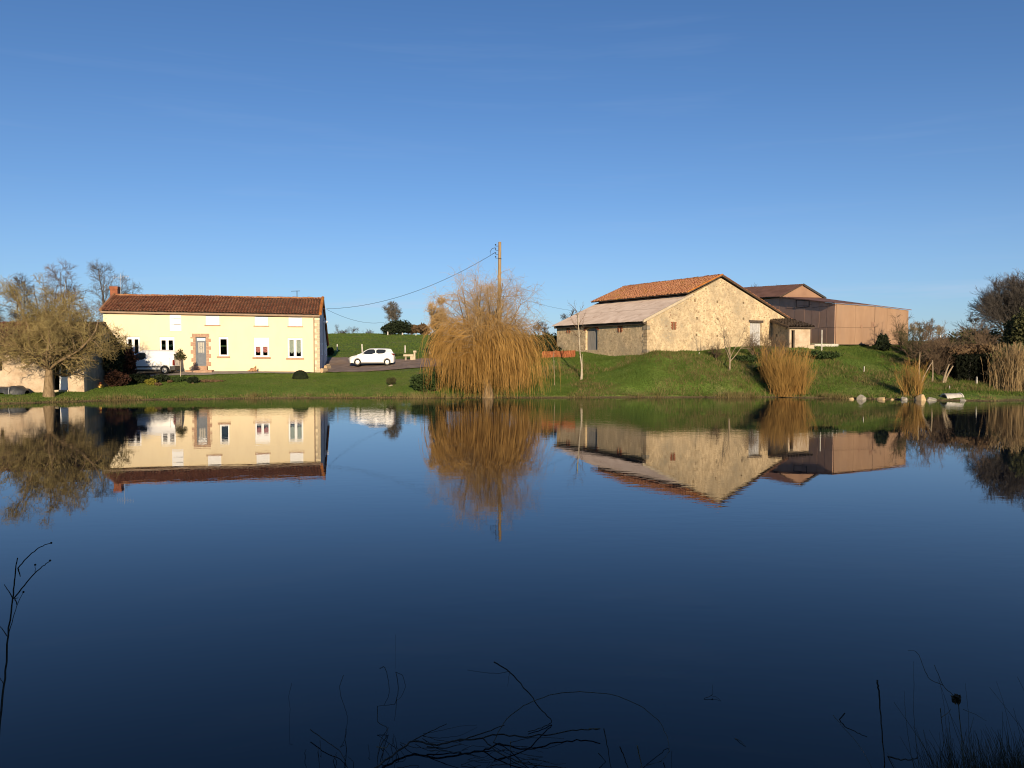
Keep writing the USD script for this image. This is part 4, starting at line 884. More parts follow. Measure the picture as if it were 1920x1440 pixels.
side = [(-1.95, .25), (-1.98, .45), (-1.93, .68), (-1.60, .83), (-1.02, .98), (-.35, 1.42), (.0, 1.50), (.75, 1.51), (1.52, 1.46), (1.66, 1.40), (1.80, 1.12), (1.95, .98), (1.98, .55), (1.95, .28), (1.5, .20), (-1.5, .20)]
plan = [(-1.99, -.45), (-1.92, -.68), (-1.5, -.83), (-.5, -.86), (1.2, -.86), (1.8, -.80), (1.98, -.6), (1.98, .6), (1.8, .80), (1.2, .86), (-.5, .86), (-1.5, .83), (-1.92, .68), (-1.99, .45)]
fr = [(-.80, .18), (-.855, .45), (-.865, .80), (-.83, .97), (-.63, 1.46), (-.5, 1.52), (.5, 1.52), (.63, 1.46), (.83, .97), (.865, .80), (.855, .45), (.80, .18)]
ws = m3.Manifold.hull_points([(-1.00, -.66, .99), (-1.00, .66, .99), (-.34, -.52, 1.40), (-.34, .52, 1.40), (-1.2, -.66, 1.2), (-1.2, .66, 1.2), (-.5, -.52, 1.6), (-.5, .52, 1.6)])
rw = m3.Manifold.hull_points([(1.66, -.50, 1.38), (1.66, .50, 1.38), (1.83, -.62, 1.06), (1.83, .62, 1.06), (2.2, -.5, 1.4), (2.2, .5, 1.4), (2.2, -.62, 1.06), (2.2, .62, 1.06)])
car = car_thing('parked_car', 'small white five-door hatchback parked on the drive beyond the lawn', 'car', cloc, cang, side, plan, fr,
    [(-1.20, .345, .30, 1.25), (1.30, .345, .30, 1.25)], [(-1.20, .76), (1.30, .76)], .295,
    [('side_window', [(-.86, .99), (-.40, 1.33), (-.16, 1.40), (.28, 1.40), (.30, 1.00)], (0, .009, 0), K['car_glass']), ('side_window', [(.38, 1.01), (.37, 1.40), (1.05, 1.39), (1.22, 1.33), (1.12, 1.06)], (0, .009, 0), K['car_glass']),
     ('windscreen', ws, (-.012, 0, .012), K['car_glass']), ('rear_window', rw, (.012, 0, .004), K['car_glass'])], hatch_extra)

# white panel van, nose to the left and a little away, tail towards the right
def van_extra(t, body):
    for s in (-1, 1):
        obj('mirror', MB().box((-1.02, s * .95 - .07, 1.02), (-.90, s * .95 + .07, 1.22), .02), K['plastic'], t)
        pr = man(smoothpoly([(-1.99, .70), (-1.72, .80), (-1.66, .98), (-1.80, .98), (-1.98, .86)], 1), .7, 'y').translate([0, s * .9, 0]); obj('headlight', shell(body, pr, [-.010, s * .009, .004]), K['lamp_glass'], t, smooth=28)
        obj('rubbing_strip', MB().box((-.95, s * .862 - .018, .50), (1.06, s * .862 + .018, .60), .006), K['plastic'], t)
        obj('door_handle', MB().box((.03, s * .85 - .03, .86), (.11, s * .85 + .03, .96), .008), K['plastic'], t)
        pr = m3.Manifold.cube([.18, .16, .40]).translate([1.90, s * .80 - .08, .66]); obj('tail_light', shell(body, pr, [.012, s * .010, 0]), K['red_lamp'], t, smooth=28)
        for gx in (.18, 1.70): obj('door_seam', MB().box((gx - .006, s * .872 - .006, .58), (gx + .006, s * .872 + .004, 1.25)), K['plastic'], t)
    rb = man([(1.70, .30), (2.08, .30), (2.10, .60), (1.70, .60)], 1.72, 'y') - man([(1.0, .2), (1.98, .2), (1.98, .7), (1.0, .7)], 1.60, 'y')
    obj('rear_bumper', rb, K['plastic'], t, smooth=28)
    obj('front_bumper', man([(-2.06, .30), (-1.72, .30), (-1.72, .56), (-2.05, .58)], 1.60, 'y'), K['plastic'], t, smooth=28)
    obj('number_plate', MB().box((2.02, -.26, .70), (2.035, .26, .81)), K['white'], t)
    for s in (-1, 1): obj('rear_window', shell(body, m3.Manifold.cube([.5, .58, .45]).translate([1.7, -.66 if s < 0 else .08, 1.05]), [.010, 0, 0]), K['car_glass'], t, smooth=28)
    obj('underside', MB().box((-1.7, -.70, .20), (1.75, .70, .32)), K['plastic'], t)
vang = math.radians(9.0)
vp = at(309.5, 700.5, 60.0); vloc = np.array([vp[0], vp[1], 0])
# rear near wheel (local (1.33, -.75)) stands at that place
c_, s_ = math.cos(vang), math.sin(vang); vloc[:2] -= np.array([c_ * 1.33 + s_ * .75, s_ * 1.33 - c_ * .75]); vloc[2] = gz(vloc[0], vloc[1]) + .06
side = [(-1.98, .30), (-2.04, .55), (-1.98, .85), (-1.70, 1.00), (-1.35, 1.08), (-.52, 1.70), (-.30, 1.80), (.3, 1.84), (1.4, 1.84), (1.88, 1.78), (1.96, 1.60), (2.04, .80), (2.03, .36), (1.6, .28), (-1.6, .28)]
plan = [(-2.05, -.45), (-1.98, -.66), (-1.5, -.84), (-.5, -.87), (1.5, -.87), (1.98, -.83), (2.05, -.75), (2.05, .75), (1.98, .83), (1.5, .87), (-.5, .87), (-1.5, .84), (-1.98, .66), (-2.05, .45)]
fr = [(-.84, .26), (-.87, .50), (-.875, .95), (-.84, 1.15), (-.72, 1.74), (-.60, 1.85), (.60, 1.85), (.72, 1.74), (.84, 1.15), (.875, .95), (.87, .50), (.84, .26)]
ws = m3.Manifold.hull_points([(-1.34, -.68, 1.10), (-1.34, .68, 1.10), (-.52, -.58, 1.69), (-.52, .58, 1.69), (-1.6, -.68, 1.4), (-1.6, .68, 1.4), (-.8, -.58, 2.0), (-.8, .58, 2.0)])
van = car_thing('panel_van', 'small white panel van parked against the house, hidden at the front by a dark shrub', 'van', vloc, vang, side, plan, fr,
    [(-1.36, .36, .31, 1.25), (1.33, .36, .31, 1.25)], [(-1.36, .77), (1.33, .77)], .31,
    [('side_window', [(-1.18, 1.07), (-.62, 1.55), (-.42, 1.62), (-.02, 1.63), (.0, 1.08)], (0, .009, 0), K['car_glass']), ('windscreen', ws, (-.012, 0, .012), K['car_glass'])], van_extra)

# ------------------------------------------------------------------ small things round the house
rng = np.random.default_rng(77)
def hull_chain(joints, bones):
    parts = []
    for a, b in bones:
        pa, ra = joints[a]; pb, rb = joints[b]
        parts.append(m3.Manifold.batch_hull([m3.Manifold.sphere(ra, 14).translate(list(map(float, pa))), m3.Manifold.sphere(rb, 14).translate(list(map(float, pb)))]))
    return m3.Manifold.batch_boolean(parts, m3.OpType.Add)
def smooth_man(m, edge, it=8):
    mm = m.refine_to_length(edge).to_mesh(); t = trimesh.Trimesh(mm.vert_properties[:, :3], mm.tri_verts); t.merge_vertices()
    trimesh.smoothing.filter_taubin(t, iterations=it); return t
dp = gpt(478, 697.3); dz = dp.copy()
dog = thing('dog', 'tan and black dog with pricked ears lying against the cream house wall', 'dog', (dp[0], dp[1] - .32, gz(dp[0], dp[1] - .32) + .06), math.radians(-25))
J = {'rump': ((-.28, 0, .17), .16), 'belly': ((-.08, 0, .18), .15), 'chest': ((.14, 0, .21), .155), 'neck': ((.25, -.02, .34), .095), 'head': ((.31, -.06, .44), .085), 'muz': ((.34, -.20, .40), .042),
     'nose': ((.345, -.235, .395), .028), 'hip': ((-.26, -.12, .13), .11), 'knee': ((-.02, -.20, .10), .07), 'hock': ((-.20, -.24, .05), .045), 'hpaw': ((-.02, -.27, .04), .04),
     'sh': ((.16, -.12, .16), .085), 'elb': ((.08, -.17, .07), .055), 'fpaw': ((.36, -.22, .04), .042), 'sh2': ((.2, .08, .15), .08), 'elb2': ((.14, .10, .07), .05), 'fpaw2': ((.42, -.02, .04), .042),
     't0': ((-.42, .0, .12), .05), 't1': ((-.60, -.08, .05), .05), 't2': ((-.62, -.24, .04), .03), 'e1': ((.275, -.035, .51), .03), 'e1t': ((.255, -.04, .60), .008), 'e2': ((.35, -.035, .51), .03), 'e2t': ((.375, -.04, .60), .008)}
db = hull_chain(J, [('rump', 'belly'), ('belly', 'chest'), ('chest', 'neck'), ('neck', 'head'), ('head', 'muz'), ('muz', 'nose'), ('rump', 'hip'), ('hip', 'knee'), ('knee', 'hock'), ('hock', 'hpaw'), ('chest', 'sh'), ('sh', 'elb'), ('elb', 'fpaw'), ('chest', 'sh2'), ('sh2', 'elb2'), ('elb2', 'fpaw2'), ('rump', 't0'), ('t0', 't1'), ('t1', 't2'), ('e1', 'e1t'), ('e2', 'e2t')])
db, DS = db.scale([.8] * 3), .8; obj('body', smooth_man(db, .02), K['fur_tan'], dog, smooth=True)
sad = hull_chain({'a': ((-.29, .03, .20), .155), 'b': ((-.06, .03, .215), .14), 'c': ((.12, .04, .25), .13)}, [('a', 'b'), ('b', 'c')])
obj('saddle', smooth_man(sad.scale([DS] * 3), .03, 4), K['fur_dark'], dog, smooth=True, label='black fur over the back')
for s in (-1, 1): 
    e = trimesh.creation.icosphere(1, .011); e.apply_translation((DS * (.31 + s * .035), DS * -.135, DS * .455)); obj('eye', e, K['dark'], dog, smooth=True)
e = trimesh.creation.icosphere(1, .014); e.apply_translation((DS * .345, DS * -.262, DS * .40)); obj('nose', e, K['dark'], dog, smooth=True)

def rock(name, label, p, size, m, seed, group=None, cat='rock', flat=.0, rot=None):
    r = np.random.default_rng(seed); t = trimesh.creation.icosphere(3, 1.0); v = t.vertices
    for k in range(9):
        n = norm(r.normal(size=3)); n[2] = abs(n[2]) * .8 ; n = norm(n); d = r.uniform(.55, .85); ex = v @ n - d; v = v - np.maximum(ex, 0)[:, None] * n
    v = v * (1 + .10 * (meshkit.fbm(v * 2.5 + seed, 3, seed) - .5)[:, None]); v = v * np.array(size)
    a = r.uniform(0, 6.3) if rot is None else rot; c, s = math.cos(a), math.sin(a); v = np.stack([v[:, 0] * c - v[:, 1] * s, v[:, 0] * s + v[:, 1] * c, v[:, 2]], 1)
    v += np.array(p); v[:, 2] += size[2] * .18
    return obj(name, (v, t.faces), m, smooth=22, label=label, cat=cat, group=group)
def wpt(px, py): 
    q = on_water(px, py); return np.array([q[0], q[1], 0.0])
for px, w, h, m, lb, sd in [(1595, .16, .13, 'rock_tan', 'smallest pale shore rock left of the grey pointed one', 1), (1612, .34, .30, 'rock_grey', 'grey pointed rock at the water edge below the bank', 2), (1651, .34, .20, 'rock_tan', 'low sandy yellow rock alone at the waterline', 3),
        (1694, .24, .22, 'rock_grey', 'rounded mottled grey rock just left of the orange osier foot', 4), (1723, .50, .40, 'rock_tan', 'large slanting tan boulder beside the orange osier', 5), (1742, .36, .20, 'rock_grey', 'dark grey flat rock right of the tan boulder', 6), (1804, .22, .16, 'rock_grey', 'little grey stone right of the concrete trough', 7), (1671, .10, .1, 'rock_tan', 'tiny pale stone between two shore rocks', 8)]:
    p = wpt(px, 748.6 + (px - 1600) * .012); p[1] -= .15; rock('shore_rock', lb, p, (w, w * .8, h), K[m], sd)
# upturned grey concrete trough at the edge
p = wpt(1788, 750); tr = thing('concrete_trough', 'pale grey concrete half-pipe trough lying upside down at the water edge', 'trough', (p[0], p[1] + .1, .0), math.radians(4))
a = np.linspace(0, np.pi, 11); o = [(0.42 * math.cos(t), .42 * math.sin(t)) for t in a] + [(.34 * math.cos(t), .34 * math.sin(t)) for t in a[::-1]]
vv = extrude_x(Polygon([(q[0], q[1]) for q in o]), -.62, .42); obj('shell', vv, K['concrete'], tr, smooth=30)
obj('rim', extrude_x(Polygon([(0.46 * math.cos(t), .46 * math.sin(t)) for t in a] + [(.33 * math.cos(t), .33 * math.sin(t)) for t in a[::-1]]), .42, .50), K['concrete'], tr, smooth=30)

# cut logs by the house corner
for px, py, r_, d, lb in ((607, 692, .20, 64.0, 'nearest pale cut log section by the house corner'), (614, 688.5, .19, 67.2, 'middle cut log section beside the grey gable'), (612, 684.5, .16, 70.2, 'farthest cut log, lying flat along the gable')):
    q = gcol(px, d); t = thing('log_section', lb, 'log', (q[0], q[1], q[2] + r_ * .9), math.radians(10 + px % 7 * 9))
    obj('bark', MB().tube([(-.22, 0, 0), (.0, 0, .0), (.24, 0, 0)], [r_, r_ * 1.03, r_ * .98], 14, False), K['pale_bark'], t, smooth=40)
    for s, x in ((-1, -.22), (1, .24)):
        c = trimesh.creation.cylinder(r_ * .97, .02, sections=14); c.apply_transform(trimesh.transformations.rotation_matrix(np.pi / 2, [0, 1, 0])); c.apply_translation((x, 0, 0)); obj('cut_face', c, K['log_end'], t)
# stone bench by the drive
q = gpt(768, 676); t = thing('stone_bench', 'pale stone slab bench with upright block at the drive edge', 'bench', q, math.radians(6))
obj('slab', MB().box((-.55, -.2, .38), (.35, .25, .55), .015), K['pale_stone'], t); obj('support', MB().box((.05, -.18, -.1), (.40, .2, .377), .01), K['pale_stone'], t); obj('support', MB().box((-.42, -.14, -.1), (-.25, .16, .377), .01), K['grey_rubble'], t)
obj('block', MB().box((.36, -.15, -.1), (.52, .2, .72), .01), K['pale_stone'], t); obj('cap', MB().box((.32, -.2, .723), (.62, .25, .88), .02), K['pale_stone'], t)
# fence posts
def post(px, py0, py1, D, lb, grp=None, w=.07, m='concrete', lean=0.0):
    q = at(px, py1, D); q[2] = gz(q[0], q[1]); z1 = at(px, py0, D)[2] - q[2]
    t = thing('fence_post', lb, 'post', q, 0.1 * (px % 5), grp)
    obj('shaft', MB().hexa([(-w, -w, -.3), (w, -w, -.3), (w, w, -.3), (-w, w, -.3), (-w * .8 + lean, -w * .8, z1), (w * .8 + lean, -w * .8, z1), (w * .8 + lean, w * .8, z1), (-w * .8 + lean, w * .8, z1)]), K[m], t)
    obj('cap', MB().box((-w * .8 + lean, -w * .8, z1 + .001), (w * .8 + lean, w * .8, z1 + .03), w * .4), K[m], t)
    return q, z1
post(632.5, 645.5, 659.5, 84, 'pale concrete post in the meadow nearest the house'); post(680, 645.5, 664, 82, 'pale concrete post rising above the bonnet of the white car', w=.08, lean=-.06); post(759.5, 648, 665, 80, 'pale concrete post right of the white car roof', w=.075)
post(806, 647, 664, 80, 'pale concrete post at the left edge of the willow', w=.07)
for px, lb in ((727, 'tiny pale post on the ridge under the bare tree'), (754.5, 'tiny pale post on the ridge below the dark thicket'), (780, 'tiny pale post at the right end of the ridge thicket')): post(px, 622 + (px - 727) * .08, 631, 132, lb, w=.11)
post(1540.5, 619, 655, 63.0, 'tall white stake standing before the brown panels', w=.042); post(1549.5, 667, 687, 60.5, 'thin pale stake on the bank below the brown shed', w=.03)
post(1620, 687.5, 708, 57.5, 'thin pale stake alone on the green bank', w=.035); post(1831, 707, 733, 54.5, 'pale stake before the blackish hedge by the reeds', w=.05); post(1780, 724, 743, 53, 'short grey stake behind the concrete trough', w=.03)
post(1309, 661, 672, 60.5, 'short pale leaning stake below the barn gable', w=.04, lean=.12)
# stack of orange roof tiles by the willow
q0_, q1_ = gpt(1016, 671), gpt(1080, 669); dv = q1_ - q0_; Ls = np.linalg.norm(dv[:2]); t = thing('tile_stack', 'long low stack of bright orange roof tiles beside the willow', 'tile stack', q0_, math.atan2(dv[1], dv[0]))
n = int(Ls / .075); rows = MB(); sl = dv[2] / Ls
for k in range(n):
    x = k * .075
    for row in range(2):
        h = .30; z = row * .27 + sl * x - .05; j = rng.normal(0, .012); hh = h + rng.normal(0, .015)
        rows.hexa([(x + j, -.25, z), (x + .045 + j, -.25, z), (x + .045 + j, .25, z), (x + j, .25, z), (x + .05 + j, -.25, z + hh), (x + .09 + j, -.25, z + hh), (x + .09 + j, .25, z + hh), (x + .05 + j, .25, z + hh)])
obj('tiles', rows, K['stack_tile'], t, kind='stuff'); obj('pallet', MB().hexa([(0, -.3, -.3), (Ls, -.3, -.3 + dv[2]), (Ls, .3, -.3 + dv[2]), (0, .3, -.3), (0, -.3, -.06), (Ls, -.3, -.06 + dv[2]), (Ls, .3, -.06 + dv[2]), (0, .3, -.06)]), K['beam'], t)
# stone block beside the lean-to
q = at(1519, 646, 63.6); q[2] = gz(q[0], q[1]); t = thing('stone_block', 'pale rough stone block between the lean-to and the brown shed', 'block', q, .1); obj('block', MB().box((-.28, -.2, -.2), (.28, .25, .30), .03), K['pale_stone'], t); obj('top_slab', MB().box((-.9, -.1, .303), (.35, .3, .36), .01), K['beam'], t)
# tarpaulin heap, pots, yellow box at the annex
q = gpt(22, 738); t = thing('tarpaulin_heap', 'low dark heap under a grey-black tarpaulin in front of the stone outbuilding', 'heap', q)
X, Y = np.meshgrid(np.linspace(-1.5, 1.0, 34), np.linspace(-.7, .7, 22)); r = np.clip(1 - (X + .2) ** 2 / 1.75 - Y ** 2 / .5, 0, 1); Z = .46 * r ** .35 * (.75 + .5 * meshkit.fbm(np.stack([X * 2, Y * 2, X * 0], -1), 4, 3)) * (1 + .35 * np.exp(-((X - .35) / .4) ** 2)) - .04
idx = np.arange(X.size).reshape(X.shape); obj('cover', (np.stack([X, Y, Z], -1).reshape(-1, 3), np.stack([idx[:-1, :-1], idx[:-1, 1:], idx[1:, 1:], idx[1:, :-1]], -1).reshape(-1, 4)), K['tarp'], t, smooth=40)
obj('stake', MB().tube([(.25, -.75, -.1), (.30, -.72, .42)], .015, 5), K['zinc'], t)
def potplant(px, py, lb, r_, h, ph, lm):
    q = gpt(px, py); t = thing('potted_plant', lb, 'potted plant', q)
    m = MB(); a = np.arange(14) / 14 * 2 * np.pi; prof = [(.0, .0), (r_ * .72, 0), (r_ * .95, h * .85), (r_ * 1.05, h * .85), (r_ * 1.05, h), (r_ * .9, h), (r_ * .85, h * .9), (.001, h * .9)]
    v = [(p * math.cos(s), p * math.sin(s), z) for p, z in prof for s in a]; m.add(v, [[i * 14 + j, i * 14 + (j + 1) % 14, (i + 1) * 14 + (j + 1) % 14, (i + 1) * 14 + j] for i in range(len(prof) - 1) for j in range(14)])
    obj('pot', m, K['terracotta'], t, smooth=30)
    if ph: c = np.array([0, 0, h + ph * .55]); obj('foliage', leaf_cloud(rng, c, (ph * .5, ph * .5, ph * .55), 260, .07), lm, t)
    return t
def leaf_cloud(rng, c, rad, n, size, hollow=.4, elong=1.6):
    """n small leaf-shaped faces through a lumpy ellipsoid"""
    d = norm(rng.normal(size=(n, 3))); r = rng.uniform(hollow, 1, n) ** .6
    lump = .72 + .55 * meshkit.fbm(d * 2.2 + np.asarray(c)[None] * 1.7, 3, 9)
    p = np.asarray(c) + d * r[:, None] * lump[:, None] * np.asarray(rad)
    a = norm(rng.normal(size=(n, 3)) + d * .5); b = norm(np.cross(a, rng.normal(size=(n, 3)))); s = size * rng.uniform(.6, 1.3, n)[:, None]
    V = np.stack([p - a * s * elong * .5, p + b * s * .5, p + a * s * elong * .5, p - b * s * .5], 1).reshape(-1, 3)
    return V, np.arange(4 * n).reshape(n, 4)
potplant(57, 733, 'terracotta pot with a dark bushy plant by the outbuilding wall', .22, .26, .62, K['leaf_dark']); potplant(69, 732, 'empty terracotta pot right of the potted bush', .24, .22, 0, None)
q = gpt(186, 727.5); t = thing('yellow_box', 'small yellow box with orange pots on top and a curved pale hose', 'box', q, .1)
obj('box', MB().box((-.2, -.15, -.03), (.2, .15, .24), -.02), K['yellow'], t)
for x in (-.1, .07): obj('pot', trimesh.creation.cylinder(.085, .13, sections=12, transform=trimesh.transformations.translation_matrix((x, 0, .308))), K['orange'], t, smooth=30)
tt = np.linspace(0, 1, 14); obj('hose', MB().tube(np.c_[-.12 - .45 * np.sin(tt * 2.4), 0 * tt - .03, .40 - .42 * tt ** 1.5], .013, 5), K['white'], t, smooth=40)
obj('stem', MB().tube([(-.1, .02, .25), (-.11, .02, .52)], .02, 5), K['white'], t)

# ------------------------------------------------------------------ pole and cables
PB = at(935.5, 700, 61.0); PB[2] = gz(PB[0], PB[1]); ptop = at(937, 454, 61.0); t = thing('utility_pole', 'tall weathered wooden utility pole rising behind the willow', 'pole', PB)
hz = ptop[2] - PB[2]; lx = ptop[0] - PB[0]
obj('shaft', MB().tube([(0, 0, -.5), (lx * .5, 0, hz * .5), (lx, 0, hz)], [.16, .14, .115], 14), K['pole_wood'], t, smooth=40)
obj('cap', MB().tube([(lx, 0, hz + .002), (lx, 0, hz + .05)], [.12, .03], 12), K['zinc'], t, smooth=40)
for z in (.30, .62, .93, 1.22): 
    b = obj('bracket', MB().tube([(lx - .12, 0, hz - z), (lx - .32, 0, hz - z), (lx - .32, 0, hz - z + .05)], .018, 6), K['dark'], t)
    obj('insulator', MB().tube([(lx - .32, 0, hz - z + .05), (lx - .32, 0, hz - z + .09), (lx - .32, 0, hz - z + .15)], [.03, .055, .03], 8), K['dark'], b, smooth=40)
obj('band', MB().tube([(lx, 0, hz - 1.3), (lx, 0, hz - 1.24)], .13, 12), K['dark'], t, smooth=40)
def cable(a, b, sag, lb, r=.015, n=24):
    s = np.linspace(0, 1, n); P = np.outer(1 - s, a) + np.outer(s, b); P[:, 2] -= sag * 4 * s * (1 - s)
    o = obj('power_cable', MB().tube(P, r, 4), K['dark'], label=lb, cat='cable'); return o
PT = PB + np.array([lx - .32, 0, hz - .78])
cable(PT, BRACKET, 1.0, 'dark sagging cable from the pole top to the house gable')
lo = np.array([PT + [0, -.02, .35], PT + [-.25, -.02, .30], PT + [-.42, -.02, .05], PT + [-.40, -.02, -.25], PT + [-.22, -.02, -.12], PT + [-.05, -.02, -.02]])
obj('power_cable', MB().tube(lo, .018, 4), K['dark'], label='loose loop of cable hanging beside the pole top', cat='cable')
cable(BRACKET + [.05, 0, -.06], at(720, 604, 100), .5, 'thin cable from the house gable off towards the ridge thicket', r=.013)
cable(PB + np.array([lx + .1, .1, hz * .62]), at(1180, 574, 100), 1.1, 'faint cable running from the pole towards the barn ridge', r=.009)
# ------------------------------------------------------------------ trees and shrubs
def grow(rng, P, R, n, t0, t1, ang, length, K=5, wig=.15, up=(0, 0, 0), rr=.6, tip=.3, spread=None, lenfall=.4, rmin=.004):
    """n children on every polyline of P: ang = (low, high) from the parent's direction in degrees, length = metres at the parent's base"""
    N = len(P); k = N * n; pi = np.repeat(np.arange(N), n); t = rng.uniform(t0, t1, k); kk = t * (P.shape[1] - 1); i = np.minimum(kk.astype(int), P.shape[1] - 2); f = (kk - i)[:, None]
    a, b = P[pi, i], P[pi, i + 1]; o = a * (1 - f) + b * f; T = norm(b - a); r = (R[pi, i] * (1 - f[:, 0]) + R[pi, i + 1] * f[:, 0])
    q = norm(np.cross(T, norm(rng.normal(size=(k, 3))))); A = np.radians(rng.uniform(*ang, k))[:, None]; d = norm(T * np.cos(A) + q * np.sin(A))
    if spread is not None: d = norm(d + np.asarray(spread))
    Lh = length * (1 - lenfall * t) * rng.uniform(.6, 1.25, k); step = (Lh / (K - 1))[:, None]
    pts = [o]
    for _ in range(K - 1):
        d = norm(d + rng.normal(0, wig, (k, 3)) + np.asarray(up)); pts.append(pts[-1] + d * step)
    Q = np.stack(pts, 1); r0 = np.maximum(r * rr, rmin); RR = r0[:, None] * np.linspace(1, tip, K)[None]
    return Q, np.maximum(RR, rmin * .7)
def trunk_of(rng, h, r, K=6, lean=(0, 0), wig=.03, flare=1.5):
    z = np.linspace(-.25, h, K); t = np.clip(z / h, 0, 1); p = np.c_[lean[0] * t ** 1.3, lean[1] * t ** 1.3, z]; p[1:, :2] += rng.normal(0, wig * h / 4, (K - 1, 2)).cumsum(0) * .4
    rad = r * (1 - .45 * t); rad[0] *= flare; rad[1] *= 1.0 + (flare - 1) * .25
    return p[None], rad[None]
def tree(name, label, loc, seed, trunk, levels, bark, twig, group=None, rot=0.0, cat='tree', extra=None, sides=(9, 6, 4, 3, 3, 3)):
    """trunk = dict for trunk_of; levels = list of dicts for grow. The first limbs join the trunk's mesh, the finer wood is the crown"""
    rng = np.random.default_rng(seed); t = thing(name, label, cat, loc, rot, group)
    P, R = trunk_of(rng, **trunk); m = MB(); m.add(*tubes(P, R, sides[0])); cr = MB(); pp = [(P, R)]
    for k, lv in enumerate(levels):
        lv = dict(lv); src = lv.pop('src', -1); tk = lv.pop('trunk', k == 0); P, R = grow(rng, *pp[src], **lv); pp.append((P, R)); (m if tk else cr).add(*tubes(P, R, sides[min(k + 1, 5)]))
    obj('trunk', m, K[bark], t, smooth=50); obj('crown', cr, K[twig], t)
    if extra: extra(t, rng, pp)
    return t, pp
G = lambda px, py: gpt(px, py)

# the spreading lichen-covered tree before the outbuilding
def stand(px, py_base, D): p = at(px, py_base, D); p[2] = gz(p[0], p[1]); return p
q = stand(92, 735, 49.3)
tree('spreading_tree', 'broad bare spreading tree with olive lichen-covered twisting branches and thick trunk', q, 101, dict(h=1.9, r=.33, lean=(.02, 0), flare=1.25),
     [dict(n=16, t0=.80, t1=1.0, ang=(6, 76), length=4.45, K=8, wig=.16, up=(0, 0, .085), rr=.48, tip=.3, lenfall=0),
      dict(n=11, t0=.22, t1=1.0, ang=(25, 75), length=2.3, K=7, wig=.26, up=(0, 0, .05), rr=.58, tip=.35, trunk=True),
      dict(n=10, t0=.15, t1=1.0, ang=(25, 85), length=1.2, K=6, wig=.38, up=(0, 0, .05), rr=.66, tip=.45, rmin=.013),
      dict(n=6, t0=.1, t1=1.0, ang=(25, 90), length=.58, K=5, wig=.42, up=(0, 0, .02), rr=.6, tip=.45, rmin=.009)], 'bark_trunk', 'bark_olive')

def bare(name, label, loc, seed, h, r, spreadang=(20, 50), n=(9, 7, 6, 5), ln=None, bark='bark_grey', twig='bark_brown', group=None, up=.06, wig=.12, t0=.25, hw=.35, rmin=.008, cat='tree', lean=(0, 0)):
    nl = 5 if len(n) > 3 else 4; h = h * .85
    lv = [dict(n=nl, t0=.55, t1=1.0, ang=(6, spreadang[1] * .62), length=h * .66, K=7, wig=wig * .7, up=(0, 0, up * 1.4), rr=.62, tip=.22, lenfall=.0)]
    Ls = (h * hw * .95, h * hw * .55, h * hw * .34, h * hw * .22)
    nn = (max(4, n[0] // 2), *n[1:])
    for k in range(len(nn)): lv.append(dict(n=nn[k], t0=.12 if k == 0 else .2, t1=1.0, ang=(22, 62), length=Ls[k], K=6 if k < 2 else 4, wig=wig * (1 + .25 * k), up=(0, 0, up * .7), rr=.55, tip=.35, rmin=rmin, lenfall=.55 if k == 0 else .4))
    return tree(name, label, loc, seed, dict(h=h * .36, r=r, lean=lean), lv, bark, twig, group, cat=cat)
def stand(px, py_base, D): p = at(px, py_base, D); p[2] = gz(p[0], p[1]); return p
def hgt(p, py): return at(960, py, p[1])[2] - p[2]
# behind the house and the outbuilding
p = stand(204, 640, 84); bare('bare_tree', 'tall upright bare tree rising behind the farmhouse chimney', p, 111, hgt(p, 462), .28, (30, 60), n=(14, 6, 5, 3), t0=.3, hw=.23, up=.07, twig='bark_grey', rmin=.009)
p = stand(140, 640, 70); bare('bare_tree', 'bushy brown bare tree between the spreading tree and the tall bare tree', p, 112, hgt(p, 500), .22, (25, 60), n=(10, 6, 5, 4), t0=.15, hw=.27, twig='bark_brown', rmin=.008)
p = stand(95, 640, 74); bare('bare_tree', 'dark bare tree behind the crown of the spreading tree', p, 113, hgt(p, 505), .22, (25, 60), n=(9, 6, 5, 3), t0=.2, hw=.27, twig='bark_grey', rmin=.009)
p = stand(40, 640, 74); bare('bare_tree', 'bare tree at the left edge with dark knobbly top twigs', p, 114, hgt(p, 500), .22, (25, 60), n=(9, 6, 5, 3), t0=.25, hw=.27, twig='bark_dark', rmin=.010)
p = stand(-15, 640, 72); bare('bare_tree', 'low bare tree cut by the left edge of the picture', p, 115, hgt(p, 535), .2, (20, 60), n=(10, 7, 5, 4), t0=.2, hw=.35, twig='bark_grey', rmin=.009)
# far small trees on the skyline
for k, (px, top, D, hw, lb) in enumerate([(640, 605, 190, .40, 'tiny faint tree on the meadow skyline right of the house'), (662, 612, 210, .45, 'smaller faint bush on the meadow skyline'), (694, 612, 200, .5, 'faint rounded tree on the skyline left of the thicket'),
        (1010, 597, 160, .38, 'dark thin tree on the skyline right of the willow'), (1024, 606, 160, .4, 'dark small tree next to the barn corner on the skyline'), (1075, 582, 120, .45, 'bare treetop showing over the far barn roof end'), (1298, 527, 120, .25, 'sparse treetop just above the barn roof'), (1442, 524, 125, .3, 'sparse dark treetop above the brown shed roof')]):
    p = stand(px, 640, D); bare('distant_tree', lb, p, 120 + k, max(hgt(p, top), 2.5), .16, (20, 55), n=(10, 6, 5), t0=.25, hw=hw, twig='bark_dark', rmin=.018)
